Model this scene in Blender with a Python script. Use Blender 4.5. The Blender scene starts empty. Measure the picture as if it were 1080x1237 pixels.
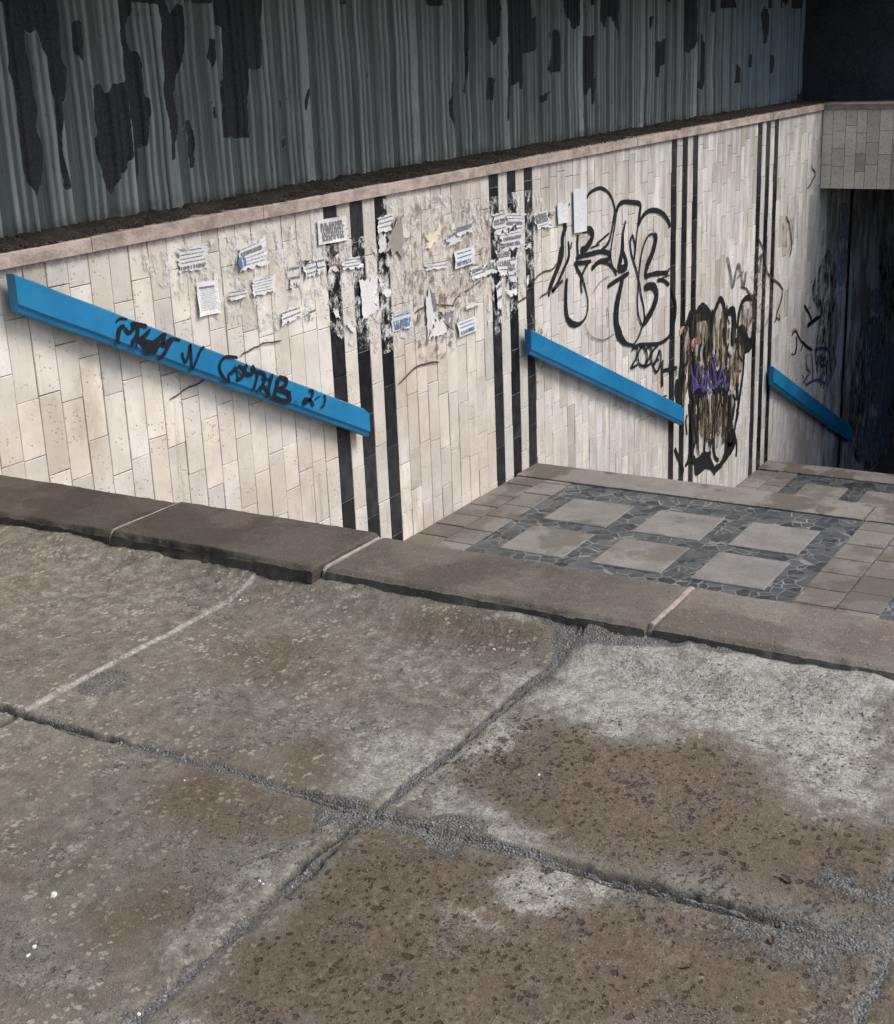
import bpy, math, random
import numpy as np
from mathutils import Vector, Matrix
random.seed(7)
C = bpy.context.scene.collection
R = math.radians

# ------------------------------------------------------------------ camera model
F, PITCH, ROLL, YAW, EYE = 1705.07, 0.31750774, -0.03979031, 0.54298393, 1.6
_cy,_sy,_cp,_sp = math.cos(YAW),math.sin(YAW),math.cos(PITCH),math.sin(PITCH)
FW = Vector((_cy*_cp,_sy*_cp,-_sp)); _r0 = Vector((_sy,-_cy,0)); _u0 = _r0.cross(FW)
RT = math.cos(ROLL)*_r0+math.sin(ROLL)*_u0; UP = -math.sin(ROLL)*_r0+math.cos(ROLL)*_u0
EYEV = Vector((0,0,EYE))
def ray(x,y): return FW+RT*((x-540)/F)-UP*((y-618.5)/F)
WY = 4.34                                   # plane of the tiled wall
def on_y(x,y,Y=WY):
    d = ray(x,y); p = EYEV+d*(Y/d.y); return p.x,p.z
def on_z(x,y,z):
    d = ray(x,y); p = EYEV+d*((z-EYE)/d.z); return p.x,p.y
L1, L2, L3 = -1.17, -2.53, -3.85            # landings

# ------------------------------------------------------------------ numpy noise
def _hash(ix,iy,s):
    h = (ix*374761393+iy*668265263+s*2147483647)&0xffffffff
    h = ((h^(h>>13))*1274126177)&0xffffffff
    return ((h^(h>>16))&0xffff)/65535.0
def vnoise(x,y,s=0):
    x=np.asarray(x,float); y=np.asarray(y,float)
    ix=np.floor(x).astype(np.int64); iy=np.floor(y).astype(np.int64)
    fx=x-ix; fy=y-iy; fx=fx*fx*(3-2*fx); fy=fy*fy*(3-2*fy)
    a=_hash(ix,iy,s); b=_hash(ix+1,iy,s); c=_hash(ix,iy+1,s); d=_hash(ix+1,iy+1,s)
    return (a+(b-a)*fx)*(1-fy)+(c+(d-c)*fx)*fy
def fbm(x,y,sc,oc=4,s=0):
    t=0; a=1; n=0
    for k in range(oc):
        t=t+a*(vnoise(x*sc,y*sc,s+k*17)-.5); n+=a; a*=.55; sc*=2.03
    return t/n*2
def sstep(a,b,v):
    t=np.clip((v-a)/(b-a),0,1); return t*t*(3-2*t)
def poly_sd(px,py,P):                       # signed distance, positive inside
    d=np.full(px.shape,1e9); ins=np.zeros(px.shape,bool); n=len(P)
    for i in range(n):
        x0,y0=P[i]; x1,y1=P[(i+1)%n]
        ex,ey=x1-x0,y1-y0; wx,wy=px-x0,py-y0
        t=np.clip((wx*ex+wy*ey)/(ex*ex+ey*ey+1e-12),0,1)
        d=np.minimum(d,np.hypot(wx-ex*t,wy-ey*t))
        c=((y0>py)!=(y1>py))&(px<(x1-x0)*(py-y0)/((y1-y0)+1e-12)+x0); ins^=c
    return np.where(ins,d,-d)

# ------------------------------------------------------------------ object helpers
class MB:
    def __init__(s): s.v=[]; s.f=[]; s.m=[]; s.c=[]
    def quad(s,a,b,c,d,m=0,col=None):
        i=len(s.v); s.v+= [a,b,c,d]; s.f.append((i,i+1,i+2,i+3)); s.m.append(m); s.c+=[col or (1,1,1)]*4
    def poly(s,pts,m=0,col=None):
        i=len(s.v); s.v+=list(pts); s.f.append(tuple(range(i,i+len(pts)))); s.m.append(m); s.c+=[col or (1,1,1)]*len(pts)
    def box(s,x0,x1,y0,y1,z0,z1,m=0,col=None,bev=0,jit=0):
        if bev<=0:
            p=[(x,y,z) for z in (z0,z1) for y in (y0,y1) for x in (x0,x1)]
            i=len(s.v); s.v+=p; s.c+=[col or (1,1,1)]*8
            for f in ((0,2,3,1),(4,5,7,6),(0,1,5,4),(2,6,7,3),(0,4,6,2),(1,3,7,5)):
                s.f.append(tuple(i+k for k in f)); s.m.append(m)
        else:                                # top-bevelled box (upwards)
            b=bev; lv=[]
            for (e,z) in ((0,z0),(0,z1-b),(b*.45,z1-b*.3),(b*1.3,z1)):
                lv.append([(x0+e,y0+e,z),(x1-e,y0+e,z),(x1-e,y1-e,z),(x0+e,y1-e,z)])
            i=len(s.v)
            for l in lv:
                for q in l: s.v.append(q); s.c.append(col or (1,1,1))
            for k in range(3):
                for j in range(4):
                    a=i+k*4+j; b2=i+k*4+(j+1)%4
                    s.f.append((a,b2,b2+4,a+4)); s.m.append(m)
            s.f.append((i+12,i+13,i+14,i+15)); s.m.append(m)
    def build(s,name,mats,parent=None,smooth=False):
        me=bpy.data.meshes.new(name); me.from_pydata([tuple(v) for v in s.v],[],s.f)
        if not isinstance(mats,(list,tuple)): mats=[mats]
        for m in mats: me.materials.append(m)
        if len(mats)>1: me.polygons.foreach_set('material_index',s.m)
        a=me.color_attributes.new('tint','FLOAT_COLOR','POINT')
        arr=np.ones((len(s.v),4),np.float32); arr[:,:3]=np.array(s.c,np.float32).reshape(-1,3)
        a.data.foreach_set('color',arr.ravel())
        if smooth: me.polygons.foreach_set('use_smooth',[True]*len(me.polygons))
        me.update(); o=bpy.data.objects.new(name,me); C.objects.link(o)
        if parent: o.parent=parent
        return o
def grid_obj(name,V,faces,mat,attrs=None,parent=None,smooth=True):
    me=bpy.data.meshes.new(name)
    n=len(V); nf=len(faces)
    me.vertices.add(n); me.vertices.foreach_set('co',np.asarray(V,np.float32).ravel())
    me.loops.add(nf*4); me.loops.foreach_set('vertex_index',np.asarray(faces,np.int32).ravel())
    me.polygons.add(nf); me.polygons.foreach_set('loop_start',np.arange(0,nf*4,4,dtype=np.int32))
    me.polygons.foreach_set('loop_total',np.full(nf,4,np.int32))
    me.update(calc_edges=True); me.validate()
    if smooth: me.polygons.foreach_set('use_smooth',[True]*len(me.polygons))
    for k,a in (attrs or {}).items():
        c=me.color_attributes.new(k,'FLOAT_COLOR','POINT'); arr=np.ones((n,4),np.float32); arr[:,:a.shape[1]]=a
        c.data.foreach_set('color',arr.ravel())
    me.materials.append(mat)
    o=bpy.data.objects.new(name,me); C.objects.link(o)
    if parent: o.parent=parent
    return o
def tag(o,label=None,cat=None,group=None,kind=None):
    if label: o['label']=label
    if cat: o['category']=cat
    if group: o['group']=group
    if kind: o['kind']=kind
    return o
def empty(name,loc=(0,0,0)):
    o=bpy.data.objects.new(name,None); C.objects.link(o); o.location=loc; o.empty_display_size=.1; return o

# ------------------------------------------------------------------ node helper
class NT:
    def __init__(s,name):
        s.mat=bpy.data.materials.new(name); s.mat.use_nodes=True; s.t=s.mat.node_tree; s.t.nodes.clear()
        s.out=s.t.nodes.new('ShaderNodeOutputMaterial'); s.b=s.t.nodes.new('ShaderNodeBsdfPrincipled')
        s.t.links.new(s.b.outputs[0],s.out.inputs[0]); s.co=s.t.nodes.new('ShaderNodeNewGeometry').outputs['Position']
    def n(s,k): return s.t.nodes.new(k)
    def put(s,sock,v):
        if isinstance(v,bpy.types.NodeSocket): s.t.links.new(v,sock)
        elif isinstance(v,(tuple,list)):
            sock.default_value = (*v,1) if len(v)==3 and sock.type=='RGBA' else v
        else: sock.default_value=v
    def math(s,op,a,b=0,c=0,cl=False):
        n=s.n('ShaderNodeMath'); n.operation=op; n.use_clamp=cl
        s.put(n.inputs[0],a); s.put(n.inputs[1],b); s.put(n.inputs[2],c); return n.outputs[0]
    def mix(s,f,a,b,bl='MIX'):
        n=s.n('ShaderNodeMix'); n.data_type='RGBA'; n.blend_type=bl
        s.put(n.inputs[0],f); s.put(n.inputs[6],a); s.put(n.inputs[7],b); return n.outputs[2]
    def scale(s,v):
        n=s.n('ShaderNodeMapping'); s.put(n.inputs[0],s.co); n.inputs[3].default_value=v; return n.outputs[0]
    def noise(s,sc,det=4,rough=.55,vec=None,dist=0):
        n=s.n('ShaderNodeTexNoise'); s.put(n.inputs['Vector'],vec or s.co); n.inputs['Scale'].default_value=sc
        n.inputs['Detail'].default_value=det; n.inputs['Roughness'].default_value=rough; n.inputs['Distortion'].default_value=dist
        return n.outputs[0]
    def voro(s,sc,feat='F1',vec=None,rnd=1,out='Distance'):
        n=s.n('ShaderNodeTexVoronoi'); n.feature=feat; s.put(n.inputs['Vector'],vec or s.co); n.inputs['Scale'].default_value=sc
        n.inputs['Randomness'].default_value=rnd; return n.outputs[out]
    def step(s,v,a,b,lo=0,hi=1):
        n=s.n('ShaderNodeMapRange'); n.interpolation_type='SMOOTHSTEP'; s.put(n.inputs[0],v)
        n.inputs[1].default_value=a; n.inputs[2].default_value=b; n.inputs[3].default_value=lo; n.inputs[4].default_value=hi
        return n.outputs[0]
    def attr(s,name):
        n=s.n('ShaderNodeAttribute'); n.attribute_name=name; return n.outputs['Color']
    def sep(s,v):
        n=s.n('ShaderNodeSeparateXYZ'); s.put(n.inputs[0],v); return n.outputs
    def bump(s,h,st,dist=.01,nrm=None):
        n=s.n('ShaderNodeBump'); s.put(n.inputs['Height'],h); n.inputs['Strength'].default_value=st; n.inputs['Distance'].default_value=dist
        if nrm: s.put(n.inputs['Normal'],nrm)
        return n.outputs[0]
    def done(s,col,rough=.8,nrm=None,spec=.3,alpha=None):
        s.put(s.b.inputs['Base Color'],col); s.put(s.b.inputs['Roughness'],rough); s.b.inputs['Specular IOR Level'].default_value=spec
        if nrm: s.put(s.b.inputs['Normal'],nrm)
        if alpha is not None: s.put(s.b.inputs['Alpha'],alpha)
        return s.mat

# ------------------------------------------------------------------ materials
def m_ground():
    N=NT('weathered_concrete')
    a=N.sep(N.attr('mask')); b=N.sep(N.attr('mask_b'))
    light,brown,grit=a[0],a[1],a[2]; pit,crk_dark,tone=b[0],b[1],b[2]
    big=N.noise(3.2,5,.6); mid=N.noise(22,5,.65); fine=N.noise(110,4,.7); grain=N.noise(420,3,.7); mid2=N.noise(45,4,.6,dist=1.2)
    grey=N.mix(N.step(mid,.3,.7),(.128,.121,.108),(.222,.212,.194))
    grey=N.mix(N.step(big,.35,.65,0,.35),grey,(.128,.108,.084))
    br=N.mix(N.step(mid2,.25,.75),(.088,.070,.052),(.142,.116,.090))
    f=N.math('ADD',brown,N.math('MULTIPLY',N.math('SUBTRACT',mid,.5),1.2))
    f=N.math('ADD',f,N.math('MULTIPLY',N.math('SUBTRACT',fine,.5),.5))
    f=N.math('ADD',f,N.math('MULTIPLY',N.math('SUBTRACT',big,.5),.9)); col=N.mix(N.step(f,.15,1.05),grey,br)
    # lichen-like pale flecks
    wv=N.n('ShaderNodeTexVoronoi'); N.put(wv.inputs['Vector'],N.mix(.012,N.scale((1,1.15,.3)),N.n('ShaderNodeTexNoise').outputs[1])); wv.inputs['Scale'].default_value=58
    wr=N.sep(wv.outputs['Color']); wrad=N.math('MULTIPLY',N.step(wr[0],.15,1.0),.62)
    wf=N.step(N.math('SUBTRACT',wrad,N.math('ADD',wv.outputs['Distance'],N.math('MULTIPLY',N.math('SUBTRACT',fine,.5),1.9))),-.02,.08)
    wf=N.math('MULTIPLY',wf,N.math('MULTIPLY',N.step(N.noise(8,4,.65),.44,.60,.10,1),N.math('SUBTRACT',1,pit,cl=True)))
    col=N.mix(N.math('MULTIPLY',wf,.72),col,(.40,.385,.35))
    sm=N.step(N.noise(17,5,.75,dist=.6),.56,.70); col=N.mix(N.math('MULTIPLY',sm,.30),col,(.085,.072,.058))
    # worn pale skin of laitance
    f=N.math('ADD',light,N.math('MULTIPLY',N.math('SUBTRACT',mid,.5),1.5))
    f=N.math('ADD',f,N.math('MULTIPLY',N.math('SUBTRACT',fine,.5),1.1))
    lf=N.step(f,.15,1.0)
    lf=N.math('MULTIPLY',lf,N.step(N.noise(13,6,.8),.38,.56,.25,1))
    col=N.mix(N.math('MULTIPLY',lf,.85),col,N.mix(N.step(fine,.3,.7),(.27,.27,.268),(.47,.47,.465)))
    # aggregate pits
    pv=N.n('ShaderNodeTexVoronoi'); N.put(pv.inputs['Vector'],N.mix(.04,N.scale((1,1.25,.3)),N.n('ShaderNodeTexNoise').outputs[1])); pv.inputs['Scale'].default_value=62
    rnd=N.sep(pv.outputs['Color'])
    rad=N.math('MULTIPLY',N.step(rnd[0],.35,1.0),N.math('MULTIPLY',N.math('MULTIPLY',pit,N.step(N.noise(9,3,.6),.35,.62,.3,1.15)),.55))
    pd=N.math('ADD',pv.outputs['Distance'],N.math('MULTIPLY',N.math('SUBTRACT',fine,.5),1.3))
    p=N.math('SUBTRACT',rad,pd); p=N.step(p,-.03,.09)
    p2v=N.n('ShaderNodeTexVoronoi'); N.put(p2v.inputs['Vector'],N.scale((1.2,.9,.3))); p2v.inputs['Scale'].default_value=120
    r2=N.sep(p2v.outputs['Color']); rad2=N.math('MULTIPLY',N.step(r2[1],.5,1.0),.42)
    p2=N.step(N.math('SUBTRACT',rad2,N.math('ADD',p2v.outputs['Distance'],N.math('MULTIPLY',N.math('SUBTRACT',grain,.5),.3))),-.02,.1)
    p2=N.math('MULTIPLY',p2,N.math('ADD',N.math('MULTIPLY',pit,.7),.12,cl=True))
    p4v=N.n('ShaderNodeTexVoronoi'); N.put(p4v.inputs['Vector'],N.mix(.03,N.scale((1.1,.9,.3)),N.n('ShaderNodeTexNoise').outputs[1])); p4v.inputs['Scale'].default_value=27
    r4=N.sep(p4v.outputs['Color']); p4=N.step(N.math('SUBTRACT',N.math('MULTIPLY',N.step(r4[0],.72,1.0),N.math('MULTIPLY',pit,.36)),N.math('ADD',p4v.outputs['Distance'],N.math('MULTIPLY',N.math('SUBTRACT',fine,.5),.5))),-.02,.05)
    p=N.math('MAXIMUM',p,p4)
    col=N.mix(N.math('MULTIPLY',p,.8),col,(.042,.034,.027)); col=N.mix(N.math('MULTIPLY',p2,.6),col,(.05,.042,.035))
    # pebbles showing in the surface: pale grains
    p3=N.n('ShaderNodeTexVoronoi'); N.put(p3.inputs['Vector'],N.co); p3.inputs['Scale'].default_value=190
    r3=N.sep(p3.outputs['Color']); sp=N.math('MULTIPLY',N.step(r3[2],.9,.93),N.step(p3.outputs['Distance'],.4,.25))
    col=N.mix(N.math('MULTIPLY',sp,.55),col,(.4,.38,.34))
    # grit in joints
    gv=N.n('ShaderNodeTexVoronoi'); N.put(gv.inputs['Vector'],N.co); gv.inputs['Scale'].default_value=185
    gr=N.sep(gv.outputs['Color']); gc=N.mix(N.step(gr[0],.1,.95),(.11,.112,.118),(.30,.305,.318))
    gc=N.mix(N.step(gv.outputs['Distance'],.4,.75),gc,(.09,.09,.092)); gc=N.mix(.45,gc,N.mix(N.step(mid2,.35,.65),(.10,.10,.105),(.27,.272,.28)))
    gf=N.step(N.math('ADD',N.math('ADD',grit,N.math('MULTIPLY',N.math('SUBTRACT',mid,.5),.6)),N.math('MULTIPLY',N.math('SUBTRACT',fine,.5),1.4)),.30,.72)
    col=N.mix(N.math('MULTIPLY',gf,.85),col,gc)
    col=N.mix(crk_dark,col,(.03,.027,.024));  # cracks beside the joints coloured near black
    col=N.mix(1,col,N.mix(tone,(.78,.765,.70),(1.58,1.56,1.45)),'MULTIPLY')
    col=N.mix(.42,col,N.mix(N.step(grain,.25,.75),(.55,.55,.55),(1.4,1.4,1.4)),'MULTIPLY')
    h=N.math('ADD',N.math('MULTIPLY',mid,.35),N.math('MULTIPLY',fine,.5)); h=N.math('ADD',h,N.math('MULTIPLY',grain,.3)); er=N.noise(48,4,.7,dist=1.6); ez=N.step(N.noise(3.7,4,.6),.50,.60); ek=N.math('MULTIPLY',N.step(er,.57,.62),ez); el=N.math('MULTIPLY',N.step(er,.52,.55),N.math('MULTIPLY',N.step(er,.58,.56),ez))
    col=N.mix(N.math('MULTIPLY',ek,.55),col,(.05,.046,.04)); col=N.mix(N.math('MULTIPLY',el,.35),col,(.36,.355,.34)); h=N.math('SUBTRACT',h,N.math('MULTIPLY',ek,.7)); h=N.math('ADD',h,N.math('MULTIPLY',wf,.4))
    h=N.math('SUBTRACT',h,N.math('MULTIPLY',p,.9)); h=N.math('SUBTRACT',h,N.math('MULTIPLY',p2,.45)); h=N.math('ADD',h,N.math('MULTIPLY',sp,.25))
    h=N.math('ADD',h,N.math('MULTIPLY',N.math('MULTIPLY',gf,N.math('SUBTRACT',1,gv.outputs['Distance'])),.8))
    return N.done(col,N.step(fine,.3,.7,.72,.95),N.bump(h,1.0,.011),.25)
def m_stone(name,c0,c1,c2,stain=None,rough=.8,sc=1.0,bst=.6):
    N=NT(name); t=N.attr('tint')
    a=N.noise(4*sc,5,.6); b=N.noise(30*sc,5,.65); g=N.noise(260*sc,4,.7)
    col=N.mix(N.step(a,.35,.65),c0,c1); col=N.mix(N.step(b,.5,.75,0,.6),col,c2)
    if stain: 
        s=N.step(N.noise(2.1,4,.6),.5,.56); col=N.mix(N.math('MULTIPLY',s,.75),col,stain)
    v=N.n('ShaderNodeTexVoronoi'); N.put(v.inputs['Vector'],N.co); v.inputs['Scale'].default_value=140*sc
    r=N.sep(v.outputs['Color']); sp=N.math('MULTIPLY',N.step(r[0],.82,.9),N.step(v.outputs['Distance'],.45,.2))
    dk=N.math('MULTIPLY',N.step(r[1],.85,.92),N.step(v.outputs['Distance'],.5,.25))
    col=N.mix(N.math('MULTIPLY',sp,.4),col,(.36,.33,.3)); col=N.mix(N.math('MULTIPLY',dk,.5),col,(.04,.036,.033))
    col=N.mix(.6,col,N.mix(N.step(g,.25,.75),(.6,.6,.6),(1.35,1.35,1.35)),'MULTIPLY')
    col=N.mix(1,col,t,'MULTIPLY')
    h=N.math('ADD',N.math('MULTIPLY',b,.5),N.math('MULTIPLY',g,.3)); h=N.math('SUBTRACT',h,N.math('MULTIPLY',dk,.4)); h=N.math('ADD',h,N.math('MULTIPLY',sp,.3))
    return N.done(col,rough,N.bump(h,bst,.005),.3)
def m_tile():
    N=NT('limestone_tile'); t=N.attr('tint'); P=N.sep(N.co)
    a=N.noise(5,4,.6); b=N.noise(40,5,.7); v=N.noise(16,4,.6,vec=N.scale((1,1,.22)))
    col=N.mix(N.step(a,.3,.7),(.575,.54,.485),(.70,.67,.615)); 
    # paler and cooler further down the stairs, where the wall was limewashed
    far=N.step(P[0],6.5,10.5); col=N.mix(far,col,N.mix(N.step(v,.35,.65),(.50,.485,.455),(.66,.645,.62)))
    col=N.mix(1,col,t,'MULTIPLY')
    # shell pits, clustered on some tiles
    pv=N.n('ShaderNodeTexVoronoi'); N.put(pv.inputs['Vector'],N.mix(.02,N.co,N.n('ShaderNodeTexNoise').outputs[1])); pv.inputs['Scale'].default_value=62
    r=N.sep(pv.outputs['Color']); pp=N.math('MULTIPLY',N.step(r[0],.55,.8),N.step(pv.outputs['Distance'],.4,.22))
    al=N.n('ShaderNodeAttribute'); al.attribute_name='tint'; 
    pp=N.math('MULTIPLY',pp,N.step(N.noise(7,3,.6),.45,.60))
    col=N.mix(N.math('MULTIPLY',pp,.62),col,(.3,.24,.18))
    # rain and soot dirt hanging from the coping
    top=N.step(P[2],.05,.88); dn=N.noise(9,4,.65,vec=N.scale((1,1,.12)))
    topf=N.math('MULTIPLY',N.math('MULTIPLY',top,N.step(dn,.42,.66)),N.step(P[0],5.2,8.8,.3,1))
    col=N.mix(N.math('MULTIPLY',topf,.55),col,(.2,.185,.165))
    e=N.step(P[2],.78,.845); col=N.mix(N.math('MULTIPLY',N.math('MULTIPLY',e,N.step(b,.4,.6)),.6),col,(.2,.165,.13))
    s=N.step(N.noise(2.6,5,.7,vec=N.scale((1,1,.5))),.56,.68); col=N.mix(N.math('MULTIPLY',s,.36),col,(.33,.26,.19)); s2=N.step(N.noise(55,5,.75,vec=N.scale((1,1,.5))),.55,.7); col=N.mix(N.math('MULTIPLY',s2,.28),col,(.36,.31,.25)); s3=N.step(N.noise(1.3,4,.6),.5,.7); col=N.mix(N.math('MULTIPLY',s3,.34),col,(.40,.34,.26))
    ru=N.step(N.noise(8,4,.7,vec=N.scale((1.3,1,.10))),.60,.68); col=N.mix(N.math('MULTIPLY',ru,.35),col,(.26,.17,.10)); gk=N.step(N.noise(30,5,.8,vec=N.scale((1,1,.6))),.60,.70); col=N.mix(N.math('MULTIPLY',gk,.35),col,(.18,.155,.13))
    # soot by the tunnel mouth
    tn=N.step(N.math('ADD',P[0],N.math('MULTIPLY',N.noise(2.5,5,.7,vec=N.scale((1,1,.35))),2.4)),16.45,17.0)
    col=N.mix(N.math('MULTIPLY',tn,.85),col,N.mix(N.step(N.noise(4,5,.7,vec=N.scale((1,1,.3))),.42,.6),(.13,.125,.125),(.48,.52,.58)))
    h=N.math('SUBTRACT',N.math('MULTIPLY',b,.35),N.math('MULTIPLY',pp,.8)); h=N.math('ADD',h,N.math('MULTIPLY',v,N.step(P[0],6.5,10.5,.1,1.2)))
    return N.done(col,.62,N.bump(h,.5,.006),.35)
def m_simple(name,c0,c1,sc=20,rough=.6,bst=.2,spec=.4,vec=(1,1,1),metal=0,dist=.003):
    N=NT(name); a=N.noise(sc,5,.65,vec=N.scale(vec)); col=N.mix(N.step(a,.3,.7),c0,c1)
    g=N.noise(sc*8,3,.6,vec=N.scale(vec)); col=N.mix(1,col,N.mix(g,(.85,.85,.85),(1.15,1.15,1.15)),'MULTIPLY')
    N.b.inputs['Metallic'].default_value=metal
    return N.done(N.mix(1,col,N.attr('tint'),'MULTIPLY'),rough,N.bump(N.math('ADD',a,g),bst,dist),spec)
def m_blue():
    N=NT('blue_gloss_paint'); a=N.noise(3,4,.6); g=N.noise(60,4,.7)
    col=N.mix(N.step(a,.3,.7),(.010,.165,.36),(.016,.215,.44))
    chip=N.step(N.noise(55,4,.7,vec=N.scale((.6,1,1))),.70,.73); col=N.mix(N.math('MULTIPLY',chip,.9),col,(.012,.03,.06))
    scuff=N.step(N.noise(14,5,.7,vec=N.scale((.3,1,1))),.56,.72); col=N.mix(N.math('MULTIPLY',scuff,.16),col,(.16,.28,.42))
    nz=N.sep(N.n('ShaderNodeNewGeometry').outputs['Normal'])[2]; col=N.mix(N.math('MULTIPLY',N.step(nz,.55,.8),N.step(N.noise(18,4,.7,vec=N.scale((.5,1,1))),.35,.6,.5,.95)),col,(.13,.105,.08)); gm=N.step(N.noise(5,5,.75,vec=N.scale((.5,1,1))),.5,.75); col=N.mix(N.math('MULTIPLY',gm,.3),col,(.02,.07,.12))
    return N.done(col,N.step(g,.3,.7,.32,.5),N.bump(g,.12,.002),.45)
def m_metal():
    N=NT('weathered_sheet_metal'); a=N.sep(N.attr('mask')); P=N.sep(N.co)
    st=N.noise(14,5,.7,vec=N.scale((1,1,.05))); st2=N.noise(60,4,.7,vec=N.scale((1,1,.04))); b=N.noise(7,4,.6); f=N.noise(90,4,.7)
    col=N.mix(N.step(st,.32,.68),(.042,.055,.056),(.088,.110,.109))
    col=N.mix(N.step(st2,.5,.7,0,.55),col,(.17,.205,.205))
    col=N.mix(a[1],col,(.42,.475,.465))                    # rib crests paler: worn paint, plus their catch of light coloured in
    blue=N.step(P[0],12.4,14.2); col=N.mix(N.math('MULTIPLY',blue,.6),col,(.10,.17,.23))
    br=N.step(N.noise(3,4,.6,vec=N.scale((1.6,1,.25))),.58,.7); col=N.mix(N.math('MULTIPLY',br,.35),col,(.12,.105,.085))
    # peeled dark film: attribute r holds a signed distance (0.5 = edge, 1/10 m)
    e=N.math('ADD',a[0],N.math('MULTIPLY',N.math('SUBTRACT',N.noise(26,4,.7,vec=N.scale((1,1,.4))),.5),.16))
    pk=N.step(e,.49,.505)
    dark=N.mix(N.step(f,.3,.7),(.013,.017,.020),(.040,.047,.052))
    col=N.mix(pk,col,dark)
    rim=N.math('MULTIPLY',N.step(e,.47,.49),N.math('SUBTRACT',1,pk)); rim=N.math('MULTIPLY',rim,N.step(N.noise(11,3),.45,.62)); col=N.mix(N.math('MULTIPLY',rim,.5),col,(.33,.36,.36))
    gr=N.step(N.noise(5,5,.7,vec=N.scale((1,1,.3))),.5,.72); col=N.mix(N.math('MULTIPLY',gr,.4),col,(.06,.065,.062)); sp=N.step(N.noise(34,4,.75,vec=N.scale((1,1,.35))),.64,.67); col=N.mix(N.math('MULTIPLY',sp,.7),col,(.03,.032,.032))
    dirt=N.math('MULTIPLY',N.step(N.math('ADD',P[2],N.math('MULTIPLY',N.noise(20,4,.7),.12)),1.07,.96),N.step(b,.35,.6)); col=N.mix(N.math('MULTIPLY',dirt,.8),col,(.035,.032,.028))
    h=N.math('ADD',N.math('MULTIPLY',pk,1.0),N.math('MULTIPLY',f,N.math('ADD',N.math('MULTIPLY',pk,.5),.06))); h=N.math('ADD',h,N.math('MULTIPLY',st2,.15))
    return N.done(col,N.step(pk,0,1,.5,.85),N.bump(h,.8,.008),.4)
def m_mosaic():
    N=NT('crazy_paving'); 
    w=N.mix(.03,N.co,N.n('ShaderNodeTexNoise').outputs[1])
    v=N.n('ShaderNodeTexVoronoi'); N.put(v.inputs['Vector'],w); v.inputs['Scale'].default_value=12.5; v.inputs['Randomness'].default_value=.85
    ed=N.n('ShaderNodeTexVoronoi'); ed.feature='DISTANCE_TO_EDGE'; N.put(ed.inputs['Vector'],w); ed.inputs['Scale'].default_value=12.5; ed.inputs['Randomness'].default_value=.85
    r=N.sep(v.outputs['Color']); n=N.noise(18,4,.6); g=N.noise(200,3,.7)
    col=N.mix(r[0],(.016,.020,.024),(.085,.094,.100)); col=N.mix(N.step(n,.45,.75,0,.6),col,(.12,.12,.115))
    m=N.step(ed.outputs['Distance'],.045,.015)
    m=N.math('MULTIPLY',m,N.step(N.noise(5,3),.38,.6,.12,1))
    col=N.mix(N.math('MULTIPLY',m,.75),col,(.28,.28,.27)); col=N.mix(.5,col,N.mix(g,(.6,.6,.6),(1.4,1.4,1.4)),'MULTIPLY')
    return N.done(col,.42,N.bump(N.math('ADD',N.math('SUBTRACT',r[1],m),N.math('MULTIPLY',g,.2)),.4,.006),.5)
def m_paint(name,c,alpha=None,asc=30,lo=.3,hi=.6,rough=.6,vec=(1,1,.3)):
    N=NT(name); g=N.noise(40,3,.6); col=N.mix(g,tuple(x*.8 for x in c),tuple(min(1,x*1.2) for x in c))
    al=N.step(N.noise(asc,5,.75,vec=N.scale(vec)),lo,hi,alpha if alpha is not None else 1,1) if alpha is not None else None
    return N.done(col,rough,None,.35,al)
def m_paper():
    N=NT('pasted_paper'); a=N.noise(14,4,.6); b=N.noise(70,4,.7)
    col=N.mix(N.step(b,.35,.65),(.66,.66,.66),(.80,.80,.81)); col=N.mix(N.step(a,.55,.75,0,.5),col,(.62,.57,.5))
    return N.done(N.mix(1,col,N.attr('tint'),'MULTIPLY'),.75,N.bump(N.math('ADD',a,N.math('MULTIPLY',b,.3)),.35,.008),.2)

G_=m_ground(); TILE=m_tile(); BLUE=m_blue(); METAL=m_metal(); MOS=m_mosaic(); PAPER=m_paper()
BLACKT=m_simple('black_glazed_tile',(.010,.010,.013),(.028,.027,.030),16,.28,.25,.5)
GROUT=m_simple('dark_grout',(.10,.085,.07),(.2,.17,.14),25,.9,.3)
COPE=m_simple('pink_coping_stone',(.27,.22,.19),(.50,.43,.385),8,.7,.35,.3,(1,1,1.5),0,.004)
KERB=m_stone('brown_kerb_granite',(.088,.078,.068),(.128,.115,.101),(.175,.160,.142),(.075,.064,.054),.8,1,.8)
LK=m_stone('landing_kerb_stone',(.18,.168,.152),(.215,.203,.187),(.25,.238,.222),stain=(.085,.07,.056))
SLAB=m_stone('smooth_concrete_slab',(.165,.160,.153),(.222,.216,.206),(.255,.247,.234),(.125,.115,.098),.8)
STEP=m_stone('stair_concrete',(.14,.13,.12),(.18,.17,.155),(.22,.21,.19))
DIRT=m_stone('dirt_and_moss',(.022,.019,.016),(.045,.038,.032),(.08,.068,.058),None,.95,1,1)
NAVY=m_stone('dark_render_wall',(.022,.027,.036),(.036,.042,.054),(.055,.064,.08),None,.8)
INK=m_paint('black_spray_paint',(.012,.012,.014),.15,46,.24,.44)
INKH=m_paint('black_marker_paint',(.006,.008,.016),None)
THIN=m_paint('thin_grey_spray',(.10,.10,.10),.1,30,.3,.6)
OLIVE=m_paint('olive_spray_fill',(.075,.055,.03),0,13,.47,.60,.7,(1.8,1,.25))
OCHRE=m_paint('ochre_spray_fill',(.24,.18,.11),0,15,.47,.62,.7,(1.8,1,.28))
PURP=m_paint('purple_spray_paint',(.085,.07,.24),.25,40,.3,.55)
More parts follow.
